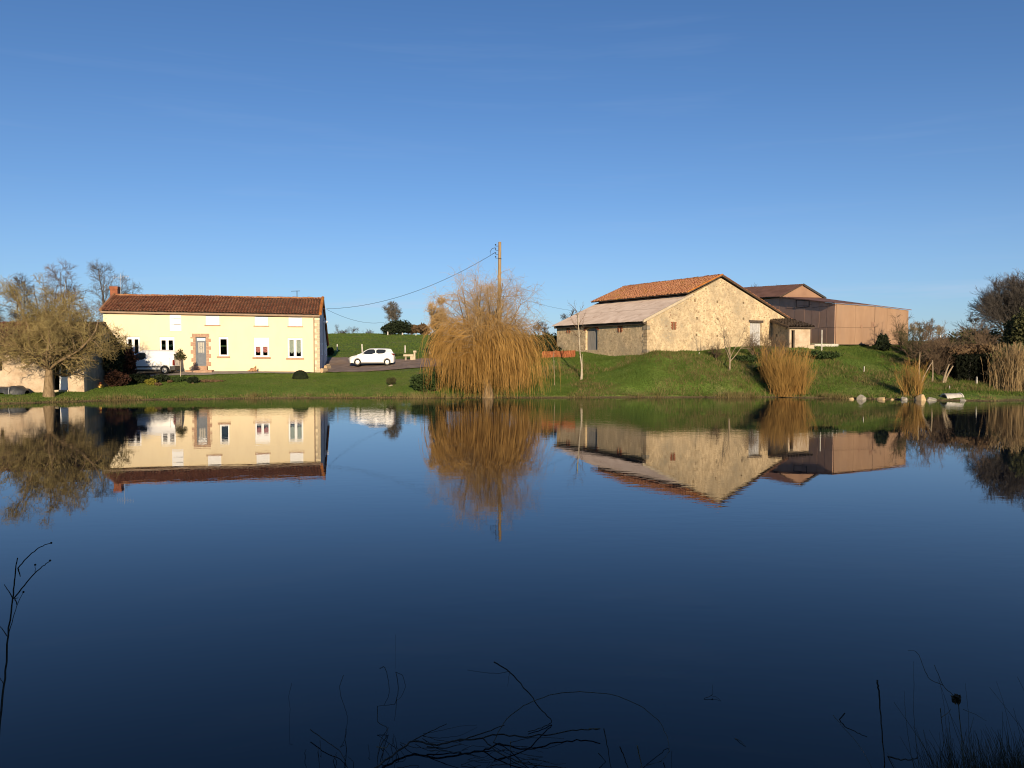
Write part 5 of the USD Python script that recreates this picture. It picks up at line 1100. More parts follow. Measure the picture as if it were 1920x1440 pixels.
# thicket and bare tree on the ridge
def bush(name, label, loc, rad, n, size, leaf, seed, stems=9, cat='bush', group=None, stem='bark_brown', zc=.9, hollow=.35, lumps=5, elong=1.6):
    rng = np.random.default_rng(seed); t = thing(name, label, cat, loc, 0, group); m = MB(); rad = np.array(rad)
    for _ in range(stems):
        a = rng.uniform(0, 6.28); e = np.array([math.cos(a) * rad[0] * rng.uniform(.2, .8), math.sin(a) * rad[1] * rng.uniform(.2, .8), rad[2] * rng.uniform(.9, 1.6)]); m.tube([(0, 0, -.1), e * .5 + rng.normal(0, .03, 3), e], [.03 * rad[2] ** .5, .02 * rad[2] ** .5, .008], 4, False)
    obj('stem', m, K[stem], t); f = MB()
    for k in range(lumps):
        o = rng.normal(0, .32, 3) * rad * np.array([1, 1, .5]); o[2] += rad[2] * zc; s = rad * rng.uniform(.55, .85)
        o[2] = max(o[2], s[2] * .85); f.add(*leaf_cloud(rng, o, s, n // lumps, size, hollow, elong))
    obj('foliage', f, K[leaf], t); return t
p = stand(740, 629, 136); p[2] -= .4; bare('bare_tree', 'bare many-twigged tree standing out of the ridge thicket', p, 131, hgt(p, 563), .2, (12, 40), n=(12, 7, 5, 4), t0=.2, hw=.33, up=.12, twig='bark_grey', bark='pale_bark', rmin=.013)
for k, (px, w, top, lf, lb) in enumerate([(733, 2.1, 600, 'leaf_dark', 'dark round bush at the left of the ridge thicket'), (752, 2.0, 598, 'leaf_dark', 'dark bush in the middle of the ridge thicket'), (772, 1.6, 606, 'leaf_brown', 'brownish bush right in the ridge thicket'), (790, 1.4, 603, 'leaf_brown', 'tawny bush at the right end of the ridge thicket by the willow')]):
    p = stand(px, 629, 134 + k); h = hgt(p, top); bush('thicket_bush', lb, p, (w, w, h * .5), 2600, .22, lf, 140 + k, zc=.95)
# russet tree partly behind the willow
p = stand(822, 680, 72); bare('bare_tree', 'rounded russet bare tree behind the left side of the willow', p, 132, hgt(p, 556), .2, (15, 45), n=(14, 7, 6, 4), t0=.25, hw=.28, up=.10, twig='willow_pale', bark='bark_brown', rmin=.009)
bush('ivy_bush', 'olive ochre bush low behind the left of the willow', stand(818, 680, 71), (1.0, 1.0, 1.9), 2600, .14, 'leaf_olive', 133)
# weeping willow
q = G(915, 742); wrng = np.random.default_rng(151)
W, pw = tree('weeping_willow', 'large weeping willow with golden bare hanging strands at the water edge', q, 152, dict(h=2.3, r=.36, lean=(-.25, .05), flare=1.3),
     [dict(n=15, t0=.75, t1=1.0, ang=(6, 46), length=4.9, K=8, wig=.10, up=(0, 0, .06), rr=.50, tip=.25, lenfall=0),
      dict(n=11, t0=.25, t1=1.0, ang=(20, 60), length=2.7, K=7, wig=.18, up=(0, 0, .0), rr=.50, tip=.3),
      dict(n=9, t0=.2, t1=1.0, ang=(20, 70), length=1.3, K=6, wig=.25, up=(0, 0, -.05), rr=.55, tip=.4, rmin=.007),
      dict(n=4, t0=.2, t1=1.0, ang=(20, 80), length=.95, K=5, wig=.25, up=(0, 0, -.12), rr=.6, tip=.4, rmin=.005)], 'bark_trunk', 'willow_pale')
def strands(rng, o, d, length, Kn, grav, wig, r, zmin):
    k = len(o); pts = [o]; step = (length / (Kn - 1))[:, None]; d = norm(d)
    for i in range(Kn - 1):
        d = norm(d + np.array([0, 0, -1.0]) * grav * (.5 + i / Kn) + rng.normal(0, wig, (k, 3))); p = pts[-1] + d * step
        lo = p[:, 2] < zmin; p[lo, 2] = zmin + rng.uniform(0, .08, lo.sum()); pts.append(p)
    return np.stack(pts, 1), np.full((k, Kn), r) * np.linspace(1, .55, Kn)[None]
st, lb_ = MB(), MB()
zl_ = -q[2] + .06
# boughs arch from the trunk's head to the rim of a lumpy dome; bundles of long shoots hang from each down to the water
M = 270
ca = wrng.uniform(0, 2 * np.pi, M); cr_ = 3.35 * wrng.uniform(.02, 1, M) ** .62 * (1 + .12 * np.sin(ca * 3 + 1)); cz = (1.9 + 2.7 * np.sqrt(np.clip(1 - (cr_ / 4.0) ** 2, 0, 1))) * wrng.uniform(.62, 1.22, M) + .35
C = np.c_[cr_ * np.cos(ca) - .42, cr_ * np.sin(ca) * .92, cz]
s_ = np.linspace(0, 1, 8)[None, :, None]; A0 = np.c_[wrng.normal(0, .16, (M, 2)), wrng.uniform(1.5, 2.6, M)][:, None]; ctrl = (A0 * .55 + C[:, None] * .45) + np.array([0, 0, 1.0])[None, None] * (cr_ * .32)[:, None, None]
Bz = A0 * (1 - s_) ** 2 + 2 * ctrl * s_ * (1 - s_) + C[:, None] * s_ ** 2; Bz[:, 1:-1] += wrng.normal(0, .05, Bz[:, 1:-1].shape)
lb_.add(*tubes(Bz, wrng.uniform(.014, .038, M)[:, None] * np.linspace(1.3, .45, 8)[None], 4)); obj('boughs', lb_, K['pale_bark'], W, kind='stuff')
ns = 14; pi = np.repeat(np.arange(M), ns); k = len(pi); tb = wrng.uniform(.35, 1.0, k); kk = tb * 7; ii = np.minimum(kk.astype(int), 6); ff = (kk - ii)[:, None]
o = Bz[pi, ii] * (1 - ff) + Bz[pi, ii + 1] * ff
cd = np.c_[np.cos(ca), np.sin(ca), 0 * ca] * wrng.uniform(.1, .8, M)[:, None] + np.c_[wrng.normal(0, .25, (M, 2)), wrng.uniform(-.2, .35, M)]
d = cd[pi] + wrng.normal(0, .22, (k, 3)); Lk = np.maximum(o[:, 2] - zl_, .6) * wrng.uniform(.5, 1.2, k) * np.repeat(wrng.uniform(.5, 1.18, M), ns)
Q, RR = strands(wrng, o, d, Lk, 13, .42, .045, .010, zl_); st.add(*tubes(Q, RR, 3))
tw, tr_ = grow(wrng, Q, RR, 2, .2, .9, (10, 35), .8, K=5, wig=.06, up=(0, 0, -.22), rr=.7, rmin=.006); st.add(*tubes(tw, tr_, 3))
obj('hanging_strands', st, K['willow_gold'], W, kind='stuff')
p = stand(815, 738, 54.3); bush('bush', 'dark green shrub under the left side of the willow', p, (1.3, .8, .75), 2400, .12, 'leaf_mid', 155)
p = stand(885, 742, 54.0); bush('bush', 'low green shrub inside the hanging strands of the willow', p, (.7, .5, .5), 900, .11, 'leaf_mid', 156)
# shrubs by the barn's left corner
p = stand(1025, 655, 73); bush('bush', 'olive green rounded shrub between the willow and the barn corner', p, (1.7, 1.0, .95), 2400, .13, 'leaf_olive', 157); p = stand(985, 655, 74); bush('bush', 'olive shrub glimpsed behind the right of the willow', p, (1.6, 1.0, 1.0), 1800, .13, 'leaf_olive', 158)
p = stand(1032, 662, 69.5); bush('hedge_clump', 'low dark clump at the foot of the barn corner above the tile stack', p, (.9, .4, .35), 900, .10, 'leaf_dark', 159)
# birch and saplings on the bank
p = G(1089, 713); tree('young_birch', 'slender leaning young birch with white trunk on the bank before the barn', p, 161, dict(h=4.9, r=.062, lean=(-.45, .1), wig=.08, K=9), [dict(n=11, t0=.35, t1=1.0, ang=(20, 45), length=1.9, K=5, wig=.12, up=(0, 0, .05), rr=.5, rmin=.012, trunk=False), dict(n=7, t0=.2, t1=1, ang=(20, 50), length=.6, K=4, wig=.15, up=(0, 0, .04), rr=.5, rmin=.006)], 'birch', 'bark_brown')
p2 = p + np.array([.12, .05, 0]); tree('sapling', 'thin pale side stem at the foot of the young birch', p2, 162, dict(h=1.9, r=.026, lean=(-.06, 0), wig=.09), [dict(n=7, t0=.4, t1=1, ang=(20, 45), length=.6, K=4, wig=.1, up=(0, 0, .1), rr=.5, rmin=.006, trunk=False), dict(n=3, t0=.2, t1=1, ang=(20, 50), length=.25, K=3, wig=.1, rr=.5, rmin=.005)], 'birch', 'bark_brown')
p = G(1040, 722); tree('sapling', 'thin pale sapling at the right edge of the willow', p, 163, dict(h=2.4, r=.025, lean=(-.12, 0), wig=.07), [dict(n=6, t0=.4, t1=1, ang=(20, 45), length=.6, K=4, wig=.1, up=(0, 0, .1), rr=.5, rmin=.006, trunk=False), dict(n=3, t0=.2, t1=1, ang=(20, 50), length=.25, K=3, wig=.1, rr=.5, rmin=.005)], 'pale_bark', 'pale_bark')
p = G(1368, 695); tree('young_tree', 'small bare vase-shaped tree on the bank before the barn gable', p, 164, dict(h=1.0, r=.075, lean=(.03, 0)), [dict(n=6, t0=.7, t1=1.0, ang=(14, 42), length=2.5, K=7, wig=.07, up=(0, 0, .05), rr=.6, tip=.25, lenfall=0), dict(n=8, t0=.2, t1=1.0, ang=(20, 50), length=.9, K=5, wig=.12, up=(0, 0, .06), rr=.5, rmin=.009), dict(n=6, t0=.2, t1=1.0, ang=(20, 55), length=.42, K=4, wig=.15, up=(0, 0, .04), rr=.6, rmin=.006)], 'pale_bark', 'pale_bark')
for k, (px, py, h, w, lb) in enumerate([(1412, 672, 1.4, .5, 'bare scrubby bush before the whitish gable door'), (1437, 676, 1.6, .45, 'brown twiggy bush at the corner of the lean-to'), (1342, 672, .9, .4, 'low brown twigs below the barn gable'), (1462, 672, 1.3, .4, 'brown twiggy scrub before the shaded lean-to wall')]):
    p = G(px, py); tree('scrub_bush', lb, p, 165 + k, dict(h=.4, r=.05), [dict(n=14, t0=.1, t1=1, ang=(5, 45), length=h, K=5, wig=.15, up=(0, 0, .05), rr=.4, rmin=.010, trunk=False, lenfall=0), dict(n=8, t0=.2, t1=1, ang=(20, 60), length=h * .5, K=4, wig=.2, rr=.6, rmin=.008), dict(n=5, t0=.2, t1=1, ang=(20, 60), length=h * .25, K=3, wig=.2, rr=.6, rmin=.006)], 'pale_bark', 'bark_brown', cat='bush')
# bramble mass across the top of the bank
for k, (px, py, w, h, lb) in enumerate([(1398, 680, 1.3, .38, 'low dark green bramble patch left of the golden osiers on the bank'), (1440, 700, 1.2, .35, 'green bramble patch below the gable door'), (1530, 672, 1.5, .35, 'leafy green patch on the bank before the brown shed'), (1480, 668, .8, .3, 'green weeds before the lean-to')]):
    p = G(px, py); bush('bramble', lb, p, (w, .8, h), 1500, .13, 'leaf_mid', 175 + k, stems=4, zc=.5)
# golden osier clumps at the water edge
def osier(name, lb, px, py, n, L0, spread, seed, lean=(0, 0), mt='osier', D=None, cat='willow shrub', heads=3, w=.5):
    rng = np.random.default_rng(seed); p = G(px, py) if D is None else stand(px, py, D); t = thing(name, lb, cat, p); a = rng.uniform(0, 6.28, n); e = np.abs(rng.normal(0, spread, n))
    ci = rng.integers(0, heads, n); cxy = np.c_[np.linspace(-w, w, heads), rng.normal(0, .28, heads)]; o = np.c_[cxy[ci] + rng.normal(0, .13, (n, 2)), np.full(n, -.1)]; d = np.c_[np.cos(a) * e + lean[0], np.sin(a) * e + lean[1], np.ones(n)] + np.c_[rng.normal(0, .10, (heads, 2)), np.zeros(heads)][ci]
    pts = [o]; d = norm(d); Ls = L0 * rng.uniform(.35, 1.1, n) * (1 - .25 * rng.random(n)); Kn = 8
    for i in range(Kn - 1): d = norm(d + rng.normal(0, .085, (n, 3)) + np.array([0, 0, .08])); pts.append(pts[-1] + d * (Ls / (Kn - 1))[:, None])
    Q = np.stack(pts, 1); R = np.full((n, Kn), .0085) * np.linspace(1.2, .5, Kn); m = MB().add(*tubes(Q, R, 3)); obj('stem', m, K[mt], t, kind='stuff')
    tw, tr_ = grow(rng, Q, R, 8, .25, 1.0, (10, 40), L0 * .20, K=4, wig=.10, up=(0, 0, .04), rr=.7, rmin=.005); obj('twigs', MB().add(*tubes(tw, tr_, 3)), K[mt], t, kind='stuff'); return t
osier('golden_osier', 'tall clump of golden orange upright osier shoots at the water edge', 1480, 742, 560, 3.7, .36, 181, heads=5, w=.8)
osier('golden_osier', 'narrow brighter osier clump left of the large golden one', 1449, 728, 200, 3.1, .18, 182, heads=2, w=.2)
osier('orange_osier', 'slim orange osier clump behind the tan boulder', 1709, 744, 170, 2.7, .24, 183, heads=2, w=.18); 
# the right-hand hedge
def twiggy(name, lb, p, seed, h, w, twig, n=(26, 9, 6), bark='bark_brown', lean=(0, 0), cat='bush', rmin=.009):
    return tree(name, lb, p, seed, dict(h=.5, r=.07), [dict(n=n[0], t0=.05, t1=1, ang=(5, w), length=h, K=6, wig=.12, up=(lean[0], lean[1], .04), rr=.35, rmin=.012, trunk=False, lenfall=0), dict(n=n[1], t0=.15, t1=1, ang=(15, 55), length=h * .42, K=5, wig=.18, rr=.6, rmin=rmin), dict(n=n[2], t0=.15, t1=1, ang=(15, 60), length=h * .22, K=4, wig=.2, rr=.6, rmin=rmin * .8)], bark, twig, cat=cat)
twiggy('scrub_bush', 'dense brown twiggy bush right of the orange osier', stand(1757, 722, 57), 191, 2.5, 62, 'bark_brown', n=(30, 9, 7)); twiggy('scrub_bush', 'brown thorny bush behind the orange osier', stand(1728, 700, 58.5), 192, 2.4, 60, 'bark_brown', n=(26, 8, 6))
twiggy('scrub_bush', 'brown twiggy bush on the left of the dark hollow', stand(1778, 705, 60), 193, 2.2, 65, 'bark_brown', n=(26, 8, 6)); twiggy('scrub_bush', 'dark green-brown bush at the crest right of the shed', stand(1716, 668, 62), 194, 1.9, 55, 'leaf_olive', n=(30, 10, 7))
bush('bush', 'small dark green bush against the foot of the tan shed wall', stand(1655, 655, 63.6), (.65, .55, .75), 1500, .13, 'leaf_dark', 195, elong=3.2); twiggy('scrub_bush', 'bare thin bush leaning on the right end of the tan shed wall', stand(1690, 652, 64), 196, 2.2, 45, 'bark_brown', n=(14, 7, 5))
# pale cut stumps and stems of the pollards
for k, (px, py, h, ln, lb) in enumerate([(1722, 738, 2.2, (.04, 0), 'upright pale pollard stem behind the orange osier'), (1727, 738, 1.5, (.75, 0), 'pale stem leaning right out of the brown bush'), (1768, 735, 1.3, (.38, 0), 'thick pale cut stump leaning right'), (1771, 735, 1.15, (.55, 0), 'second thick pale cut stump leaning further right'), (1748, 737, 1.5, (-.03, 0), 'thin pale stem in the brown bush')]):
    p = stand(px, py, 54.6 + .1 * k); P, R = trunk_of(np.random.default_rng(200 + k), h, .085 if k in (2, 3) else .055, lean=ln, flare=1.2); t = thing('tree_stump' if k in (2, 3) else 'pollard_stem', lb, 'stump' if k in (2, 3) else 'stem', p); obj('trunk', MB().tube(P[0], R[0], 8), K['pale_bark'], t, smooth=50)
# the hollow: a dense clipped hedge block with a deep dark opening, brown above
def hedge_block(name, lb, p0, w, d, h, seed, leaf, n, cat='hedge', roof=False, sz=.14):
    rng = np.random.default_rng(seed); t = thing(name, lb, cat, p0); f = MB(); N = n
    P = np.c_[rng.uniform(-w / 2, w / 2, N), rng.uniform(0, d, N), rng.uniform(0, h, N)]
    if roof: P[:, 2] = h - np.abs(rng.normal(0, .22, N)) + .18 * np.sin(P[:, 0] * 2)
    a = norm(rng.normal(size=(N, 3))); b = norm(np.cross(a, rng.normal(size=(N, 3)))); s = sz * rng.uniform(.6, 1.3, N)[:, None]; V = np.stack([P - a * s * .8, P + b * s * .5, P + a * s * .8, P - b * s * .5], 1).reshape(-1, 3); f.add(V, np.arange(4 * N).reshape(N, 4)); obj('foliage', f, K[leaf], t)
    st_ = MB()
    for k in range(int(w * 3)): x = rng.uniform(-w / 2, w / 2); y = rng.uniform(.1, d); st_.tube([(x, y, -.2), (x + rng.normal(0, .1), y, h * .5), (x + rng.normal(0, .25), y, h * .95)], [.05, .04, .02], 4, False)
    obj('stem', st_, K['bark_dark'], t); return t
K['leaf_black'] = mat('blackish_leaf', (0.008, 0.011, 0.006), (0.016, 0.02, 0.010), scale=3, island=0.4, spec=0.1)
p = stand(1824, 720, 55.3); hedge_block('hedge', 'blackish evergreen hedge in the hollow left of the reeds', p, 2.3, 1.6, 2.0, 211, 'leaf_black', 7500); hedge_block('hedge_canopy', 'brown top growth over the blackish hedge', stand(1826, 720, 55.6), 3.4, 2.6, 2.5, 212, 'leaf_brown', 4200, roof=True, sz=.13)
twiggy('scrub_bush', 'tangle of thin brown twigs over the blackish hedge', stand(1835, 716, 57.5) + np.array([0, 0, 1.5]), 213, 1.6, 75, 'bark_brown', n=(30, 9, 6)); bush('bush', 'russet low hedge on the crest left of the slender pale tree', stand(1796, 652, 75), (1.8, 1.0, .8), 2200, .13, 'leaf_red', 214, zc=.8); bush('bush', 'dark olive shrub under the slender pale-trunked tree', stand(1838, 665, 64), (2.2, 1.2, 1.2), 3000, .14, 'leaf_olive', 215)
# reeds
def reeds(name, lb, px, D, w, d, n, h, seed, mt='reed', plume=True):
    rng = np.random.default_rng(seed); p = stand(px, 740, D); t = thing(name, lb, 'reeds', p); x, y = rng.normal(0, w, n), rng.uniform(-d, d, n); hh = h * rng.uniform(.5, 1.08, n) * (1 - .25 * np.abs(x / (2.5 * w))); o = np.c_[x, y, np.full(n, -.3)]
    ln = rng.normal(0, .10, (n, 2)); pts = [o]
    for i in range(1, 7): s = i / 6; pts.append(np.c_[o[:, :2] + ln * (hh * s ** 2)[:, None] * 1.6, -.3 + (hh + .3) * s])
    Q = np.stack(pts, 1); obj('stem', MB().add(*tubes(Q, np.full((n, 7), .011) * np.linspace(1.1, .6, 7), 3)), K[mt], t, kind='stuff')
    lv = MB(); bn = n * 4; pi = rng.integers(0, n, bn); ti = rng.integers(1, 6, bn); b = Q[pi, ti]; a = rng.uniform(0, 6.28, bn); L_ = rng.uniform(.25, .6, bn); dirn = np.c_[np.cos(a) * .55, np.sin(a) * .55, rng.uniform(.2, .9, bn)]; tip = b + norm(dirn) * L_[:, None]; side_ = np.c_[-np.sin(a), np.cos(a), 0 * a] * .018
    lv.add(np.stack([b - side_, b + side_, tip], 1).reshape(-1, 3), np.arange(3 * bn).reshape(bn, 3)); obj('leaves', lv, K[mt], t, kind='stuff')
    if plume:
        pn = n // 2; pl_ = MB(); k = 16; pi = np.repeat(rng.choice(n, pn, False), k); b = Q[pi, 6] + np.c_[rng.normal(0, .025, (len(pi), 2)), rng.uniform(-.28, .05, len(pi))]; tip = b + np.c_[rng.normal(0, .05, (len(pi), 2)), rng.uniform(.05, .16, len(pi))]; s_ = np.c_[rng.normal(0, .012, (len(pi), 2)), np.zeros(len(pi))]
        pl_.add(np.stack([b - s_, b + s_, tip], 1).reshape(-1, 3), np.arange(3 * len(pi)).reshape(-1, 3)); obj('plumes', pl_, K[mt], t, kind='stuff')
    return t
reeds('reed_bed', 'tall stand of dry tan reeds at the right end of the far shore', 1897, 53.6, .48, 1.1, 460, 3.1, 221); reeds('reed_bed', 'lower fringe of dry reeds left of the tall stand', 1866, 54.2, .16, .6, 80, 1.7, 222, plume=False); reeds('reed_bed', 'dry reeds cut by the right edge of the picture', 1935, 53.2, .5, 1.2, 300, 2.6, 223)
# trees on the right
p = stand(1893, 690, 66); tree('broad_tree', 'broad dark bare tree with dense fan of fine branches at the right', p, 231, dict(h=2.8, r=.30, lean=(.1, 0)),
     [dict(n=20, t0=.4, t1=1.0, ang=(15, 85), length=3.1, K=7, wig=.09, up=(-.01, 0, .05), rr=.45, tip=.25, lenfall=0), dict(n=13, t0=.2, t1=1.0, ang=(15, 45), length=2.4, K=6, wig=.10, up=(0, 0, .06), rr=.5), dict(n=11, t0=.2, t1=1, ang=(15, 50), length=1.2, K=5, wig=.14, up=(0, 0, .05), rr=.55, rmin=.012), dict(n=6, t0=.2, t1=1, ang=(15, 50), length=.6, K=4, wig=.14, up=(0, 0, .04), rr=.55, rmin=.009)], 'bark_dark', 'bark_dark')
p = stand(1935, 690, 68); bare('bare_tree', 'taller brown bare tree cut by the right edge', p, 232, hgt(p, 512), .28, (20, 55), n=(14, 7, 6, 4), t0=.25, hw=.38, twig='bark_brown', rmin=.010)
p = stand(1915, 700, 60); bush('leafy_tree', 'olive leafy bush tree at the right edge above the reeds', p, (1.2, 1.2, 2.2), 3800, .15, 'leaf_olive', 233, cat='tree', lumps=8, zc=1.2); p = stand(1912, 720, 57); bush('bush', 'dark green leafy bush behind the reeds', p, (1.1, .8, 1.3), 2600, .15, 'leaf_mid', 234, lumps=6)
p = stand(1876, 700, 57.5); bush('bush', 'yellowish green shrub behind the left reeds', p, (1.0, .7, 1.2), 2200, .14, 'leaf_olive', 235, lumps=6)
p = stand(1822, 660, 66); bare('slender_tree', 'slender pale-trunked bare tree on the crest right of the skyline gap', p, 236, hgt(p, 575), .07, (15, 40), n=(16, 7, 5), t0=.35, hw=.22, up=.12, bark='pale_bark', twig='bark_grey', rmin=.010); p = stand(1808, 650, 80); bare('slender_tree', 'smaller bare tree just left of the slender pale-trunked one', p, 237, hgt(p, 605), .08, (20, 55), n=(12, 7, 5), t0=.4, hw=.3, bark='bark_grey', twig='bark_grey', rmin=.012)
for k, (px, top, lb) in enumerate([(1712, 602, 'pale bare tree beside the right end of the shed'), (1725, 604, 'second pale bare tree right of the shed'), (1741, 598, 'third bare tree, tallest of the skyline row right of the shed'), (1760, 603, 'rounded pale bare tree at the right of the skyline row')]):
    p = stand(px, 640, 104 + 3 * k); bare('skyline_tree', lb, p, 241 + k, hgt(p, top), .09, (15, 40), n=(12, 7, 5), t0=.2, hw=.36, up=.10, bark='bark_grey', twig='pale_bark' if k in (0, 3) else 'bark_grey', rmin=.012)
p = stand(1763, 634, 108); t = thing('marker_post', 'tiny white post with block on the skyline right of the shed', 'post', p); obj('shaft', MB().box((-.12, -.12, 0), (.12, .12, 1.15), .02), K['white'], t); obj('base', MB().box((-.7, -.3, -.2), (.7, .3, .25), .04), K['concrete'], t)
# garden shrubs before the house
bush('shrub', 'large dark russet shrub covering the nose of the van', stand(229, 722, 57.0), (1.0, .9, 1.35), 5200, .13, 'leaf_red', 251, lumps=8, zc=1.0); bush('shrub', 'dark brown low shrub at the foot of the russet one', stand(218, 725, 54.5), (.8, .6, .6), 2200, .12, 'leaf_red', 252, lumps=6); bush('shrub', 'blackish green tall shrub by the outbuilding gable', stand(210, 724, 55.5), (.75, .7, 1.7), 3200, .13, 'leaf_dark', 253, lumps=7, zc=1.0)
bush('shrub', 'dark green leafy shrub below the van', stand(268, 719, 56.5), (.9, .6, .36), 2200, .12, 'leaf_dark', 254, lumps=6); bush('shrub', 'second dark green shrub below the van, nearer its rear wheel', stand(303, 718, 57.0), (.75, .5, .30), 1700, .11, 'leaf_dark', 255, lumps=6); bush('shrub', 'green shrub below the small olive tree', stand(330, 719, 57), (.5, .4, .24), 1100, .10, 'leaf_mid', 256)
bush('shrub', 'bright yellow-green variegated shrub in the flower bed', stand(284, 722, 55.6), (.42, .3, .26), 700, .11, 'leaf_yellow', 257); bush('shrub', 'small dark rounded shrub right of the flower bed', stand(361, 720, 56.2), (.36, .32, .30), 1000, .09, 'leaf_dark', 258); bush('shrub', 'low orange-brown plant at the foot of the yellow-green shrub', stand(297, 724, 55.3), (.25, .2, .14), 260, .08, 'leaf_brown', 259, stems=2)
for k, (px, py, lb) in enumerate([(395, 716, 'flat patch of dry brown stems on the lawn right of the flower bed'), (320, 722, 'dry tan tuft between the bed shrubs')]): bush('dry_patch', lb, stand(px, py, 57), (1.1 if k == 0 else .3, .5, .10), 700, .10, 'leaf_brown', 260 + k, stems=2, cat='plant', zc=.4)
p = stand(338.5, 707, 58.6); tree('small_olive_tree', 'small standard tree with round olive crown and thin pale stem beside the van', p, 262, dict(h=1.45, r=.04, wig=.02), [dict(n=10, t0=.8, t1=1, ang=(15, 70), length=.55, K=4, wig=.1, up=(0, 0, .05), rr=.5, rmin=.010, trunk=False), dict(n=5, t0=.3, t1=1, ang=(20, 60), length=.3, K=3, wig=.1, rr=.5, rmin=.007)], 'birch', 'bark_brown', extra=lambda t, r, pp: obj('foliage', MB().add(*leaf_cloud(r, (-.12, 0, 1.65), (.34, .32, .30), 170, .09, .05)).add(*leaf_cloud(r, (.2, .05, 1.62), (.30, .3, .26), 130, .09, .05)).add(*leaf_cloud(r, (.02, 0, 1.95), (.24, .24, .28), 110, .08, .05)), K['leaf_olive'], t))
p = stand(563, 708, 58.8); t = thing('clipped_bush', 'clipped dark green dome-shaped bush on the lawn before the house', 'bush', p); r_ = np.random.default_rng(263); d = norm(r_.normal(size=(4200, 3))); d[:, 2] = np.abs(d[:, 2]); c = d * np.array([.55, .5, .60]) * (1 + r_.normal(0, .02, 4200))[:, None]; a = norm(r_.normal(size=(4200, 3)) + d * .4); b = norm(np.cross(a, d)); s = .05
obj('foliage', (np.stack([c - a * s, c + b * s * .6, c + a * s, c - b * s * .6], 1).reshape(-1, 3), np.arange(4 * 4200).reshape(-1, 4)), K['leaf_dark'], t); ico = trimesh.creation.icosphere(2, 1.0); ico.apply_scale((.50, .45, .54)); obj('core', ico, K['leaf_dark'], t, smooth=True)
p = stand(733.5, 721, 56.3); t = bush('conical_bush', 'small conical green and gold conifer with a pale stone at its foot on the lawn', p, (.30, .30, .30), 2600, .06, 'leaf_olive', 264, lumps=6, zc=1.0); rock('garden_stone', 'small white stone at the foot of the conical bush', stand(733, 722, 55.9), (.2, .12, .07), K['pale_stone'], 9, cat='stone')
bush('bush', 'black-green bush behind the rear corner of the house', stand(617.5, 666, 78.5), (.45, .5, .5), 900, .12, 'leaf_dark', 265)
bush('bush', 'low green leaves at the field edge right of the white car', stand(745, 667, 76), (.7, .3, .16), 500, .10, 'leaf_mid', 266, stems=2)
# ------------------------------------------------------------------ grass
rng = np.random.default_rng(300)
AV = AVOID + [_drp.buffer(-.15), _fr.buffer(-.2)]
gr = MB()
x, y = scatter(rng, 150000, -42, 4, 46, 63, AV); gr.add(*blades(rng, x, y, rng.uniform(.03, .09, len(x)), rng.uniform(.02, .05, len(x)), .5))
x, y = scatter(rng, 110000, 1, 36, 51, 68, AV); hh = .05 + .14 * meshkit.fbm(np.c_[x * .6, y * .6, x * 0], 3, 7) ** 1.5; gr.add(*blades(rng, x, y, hh * rng.uniform(.6, 1.4, len(x)), rng.uniform(.025, .06, len(x)), .5))
x, y = scatter(rng, 50000, -32, 12, 66, 142, AV); gr.add(*blades(rng, x, y, rng.uniform(.05, .14, len(x)), rng.uniform(.05, .12, len(x)), .5))
obj('grass', gr, K['grass_blade'], label='short green winter grass on the lawn, the bank and the meadow', cat='grass', kind='stuff')
# dry fringe along the water's edge, uneven clumps
ext = POND.exterior; n = 60000; s = rng.uniform(0, ext.length, n); pp = shapely.line_interpolate_point(ext, s); px_, py_ = shapely.get_x(pp), shapely.get_y(pp); ok = (py_ > 42) & (np.abs(px_) < 42); px_, py_ = px_[ok], py_[ok]
off = rng.exponential(.30, len(px_)) - .18; py_ = py_ + off; cl = meshkit.fbm(np.c_[px_ * .7, py_ * .3, px_ * 0], 3, 8); k = rng.uniform(0, 1, len(px_)) < np.clip((cl - .35) * 3.2, .12, 1); px_, py_, cl = px_[k], py_[k], cl[k]
zz = np.maximum(ground_z(px_, py_), -.05); obj('shore_grass', MB().add(*blades(rng, px_, py_, (.06 + .62 * np.clip(cl - .35, 0, 1)) * rng.uniform(.5, 1.5, len(px_)), rng.uniform(.015, .04, len(px_)), .35, zz)), K['dry_grass'], label='fringe of dry tan grass and weeds along the far waterline', cat='grass', kind='stuff')
x, y = scatter(rng, 5200, 2, 34, 52, 62, AV); cl = meshkit.fbm(np.c_[x * .35, y * .35, x * 0], 3, 15); k = cl > .52; x, y = x[k], y[k]; x = np.repeat(x, 5) + rng.normal(0, .12, 5 * len(x)); y = np.repeat(y, 5) + rng.normal(0, .12, len(x)); obj('bank_weeds', MB().add(*blades(rng, x, y, rng.uniform(.08, .32, len(x)), rng.uniform(.02, .05, len(x)), .5)), K['dry_grass'], label='scattered straw-coloured weeds on the green bank', cat='weeds', kind='stuff')

# coarse green tufts and bare brown scrapes break up the bank and the lawn edge
def tufts(name, lb, nt, x0, x1, y0, y1, per, sp, h, w, m, seed, thr=.0, cat='grass'):
    r = np.random.default_rng(seed); x, y = scatter(r, nt, x0, x1, y0, y1, AV); c = meshkit.fbm(np.c_[x * .3, y * .3, x * 0 + seed], 3, seed); k = c > thr; x, y = x[k], y[k]; s = r.uniform(.5, 1.4, len(x)); x, y, s = np.repeat(x, per), np.repeat(y, per), np.repeat(s, per)
    x, y = x + r.normal(0, sp, len(x)) * s, y + r.normal(0, sp, len(x)) * s; obj(name, MB().add(*blades(r, x, y, r.uniform(.5, 1.1, len(x)) * h * s, np.full(len(x), w), .55)), K[m], label=lb, cat=cat, kind='stuff')
tufts('grass_tufts', 'coarse darker green grass tufts scattered over the bank', 1500, 3, 34, 52, 64, 16, .13, .20, .03, 'grass_blade', 341, .48)
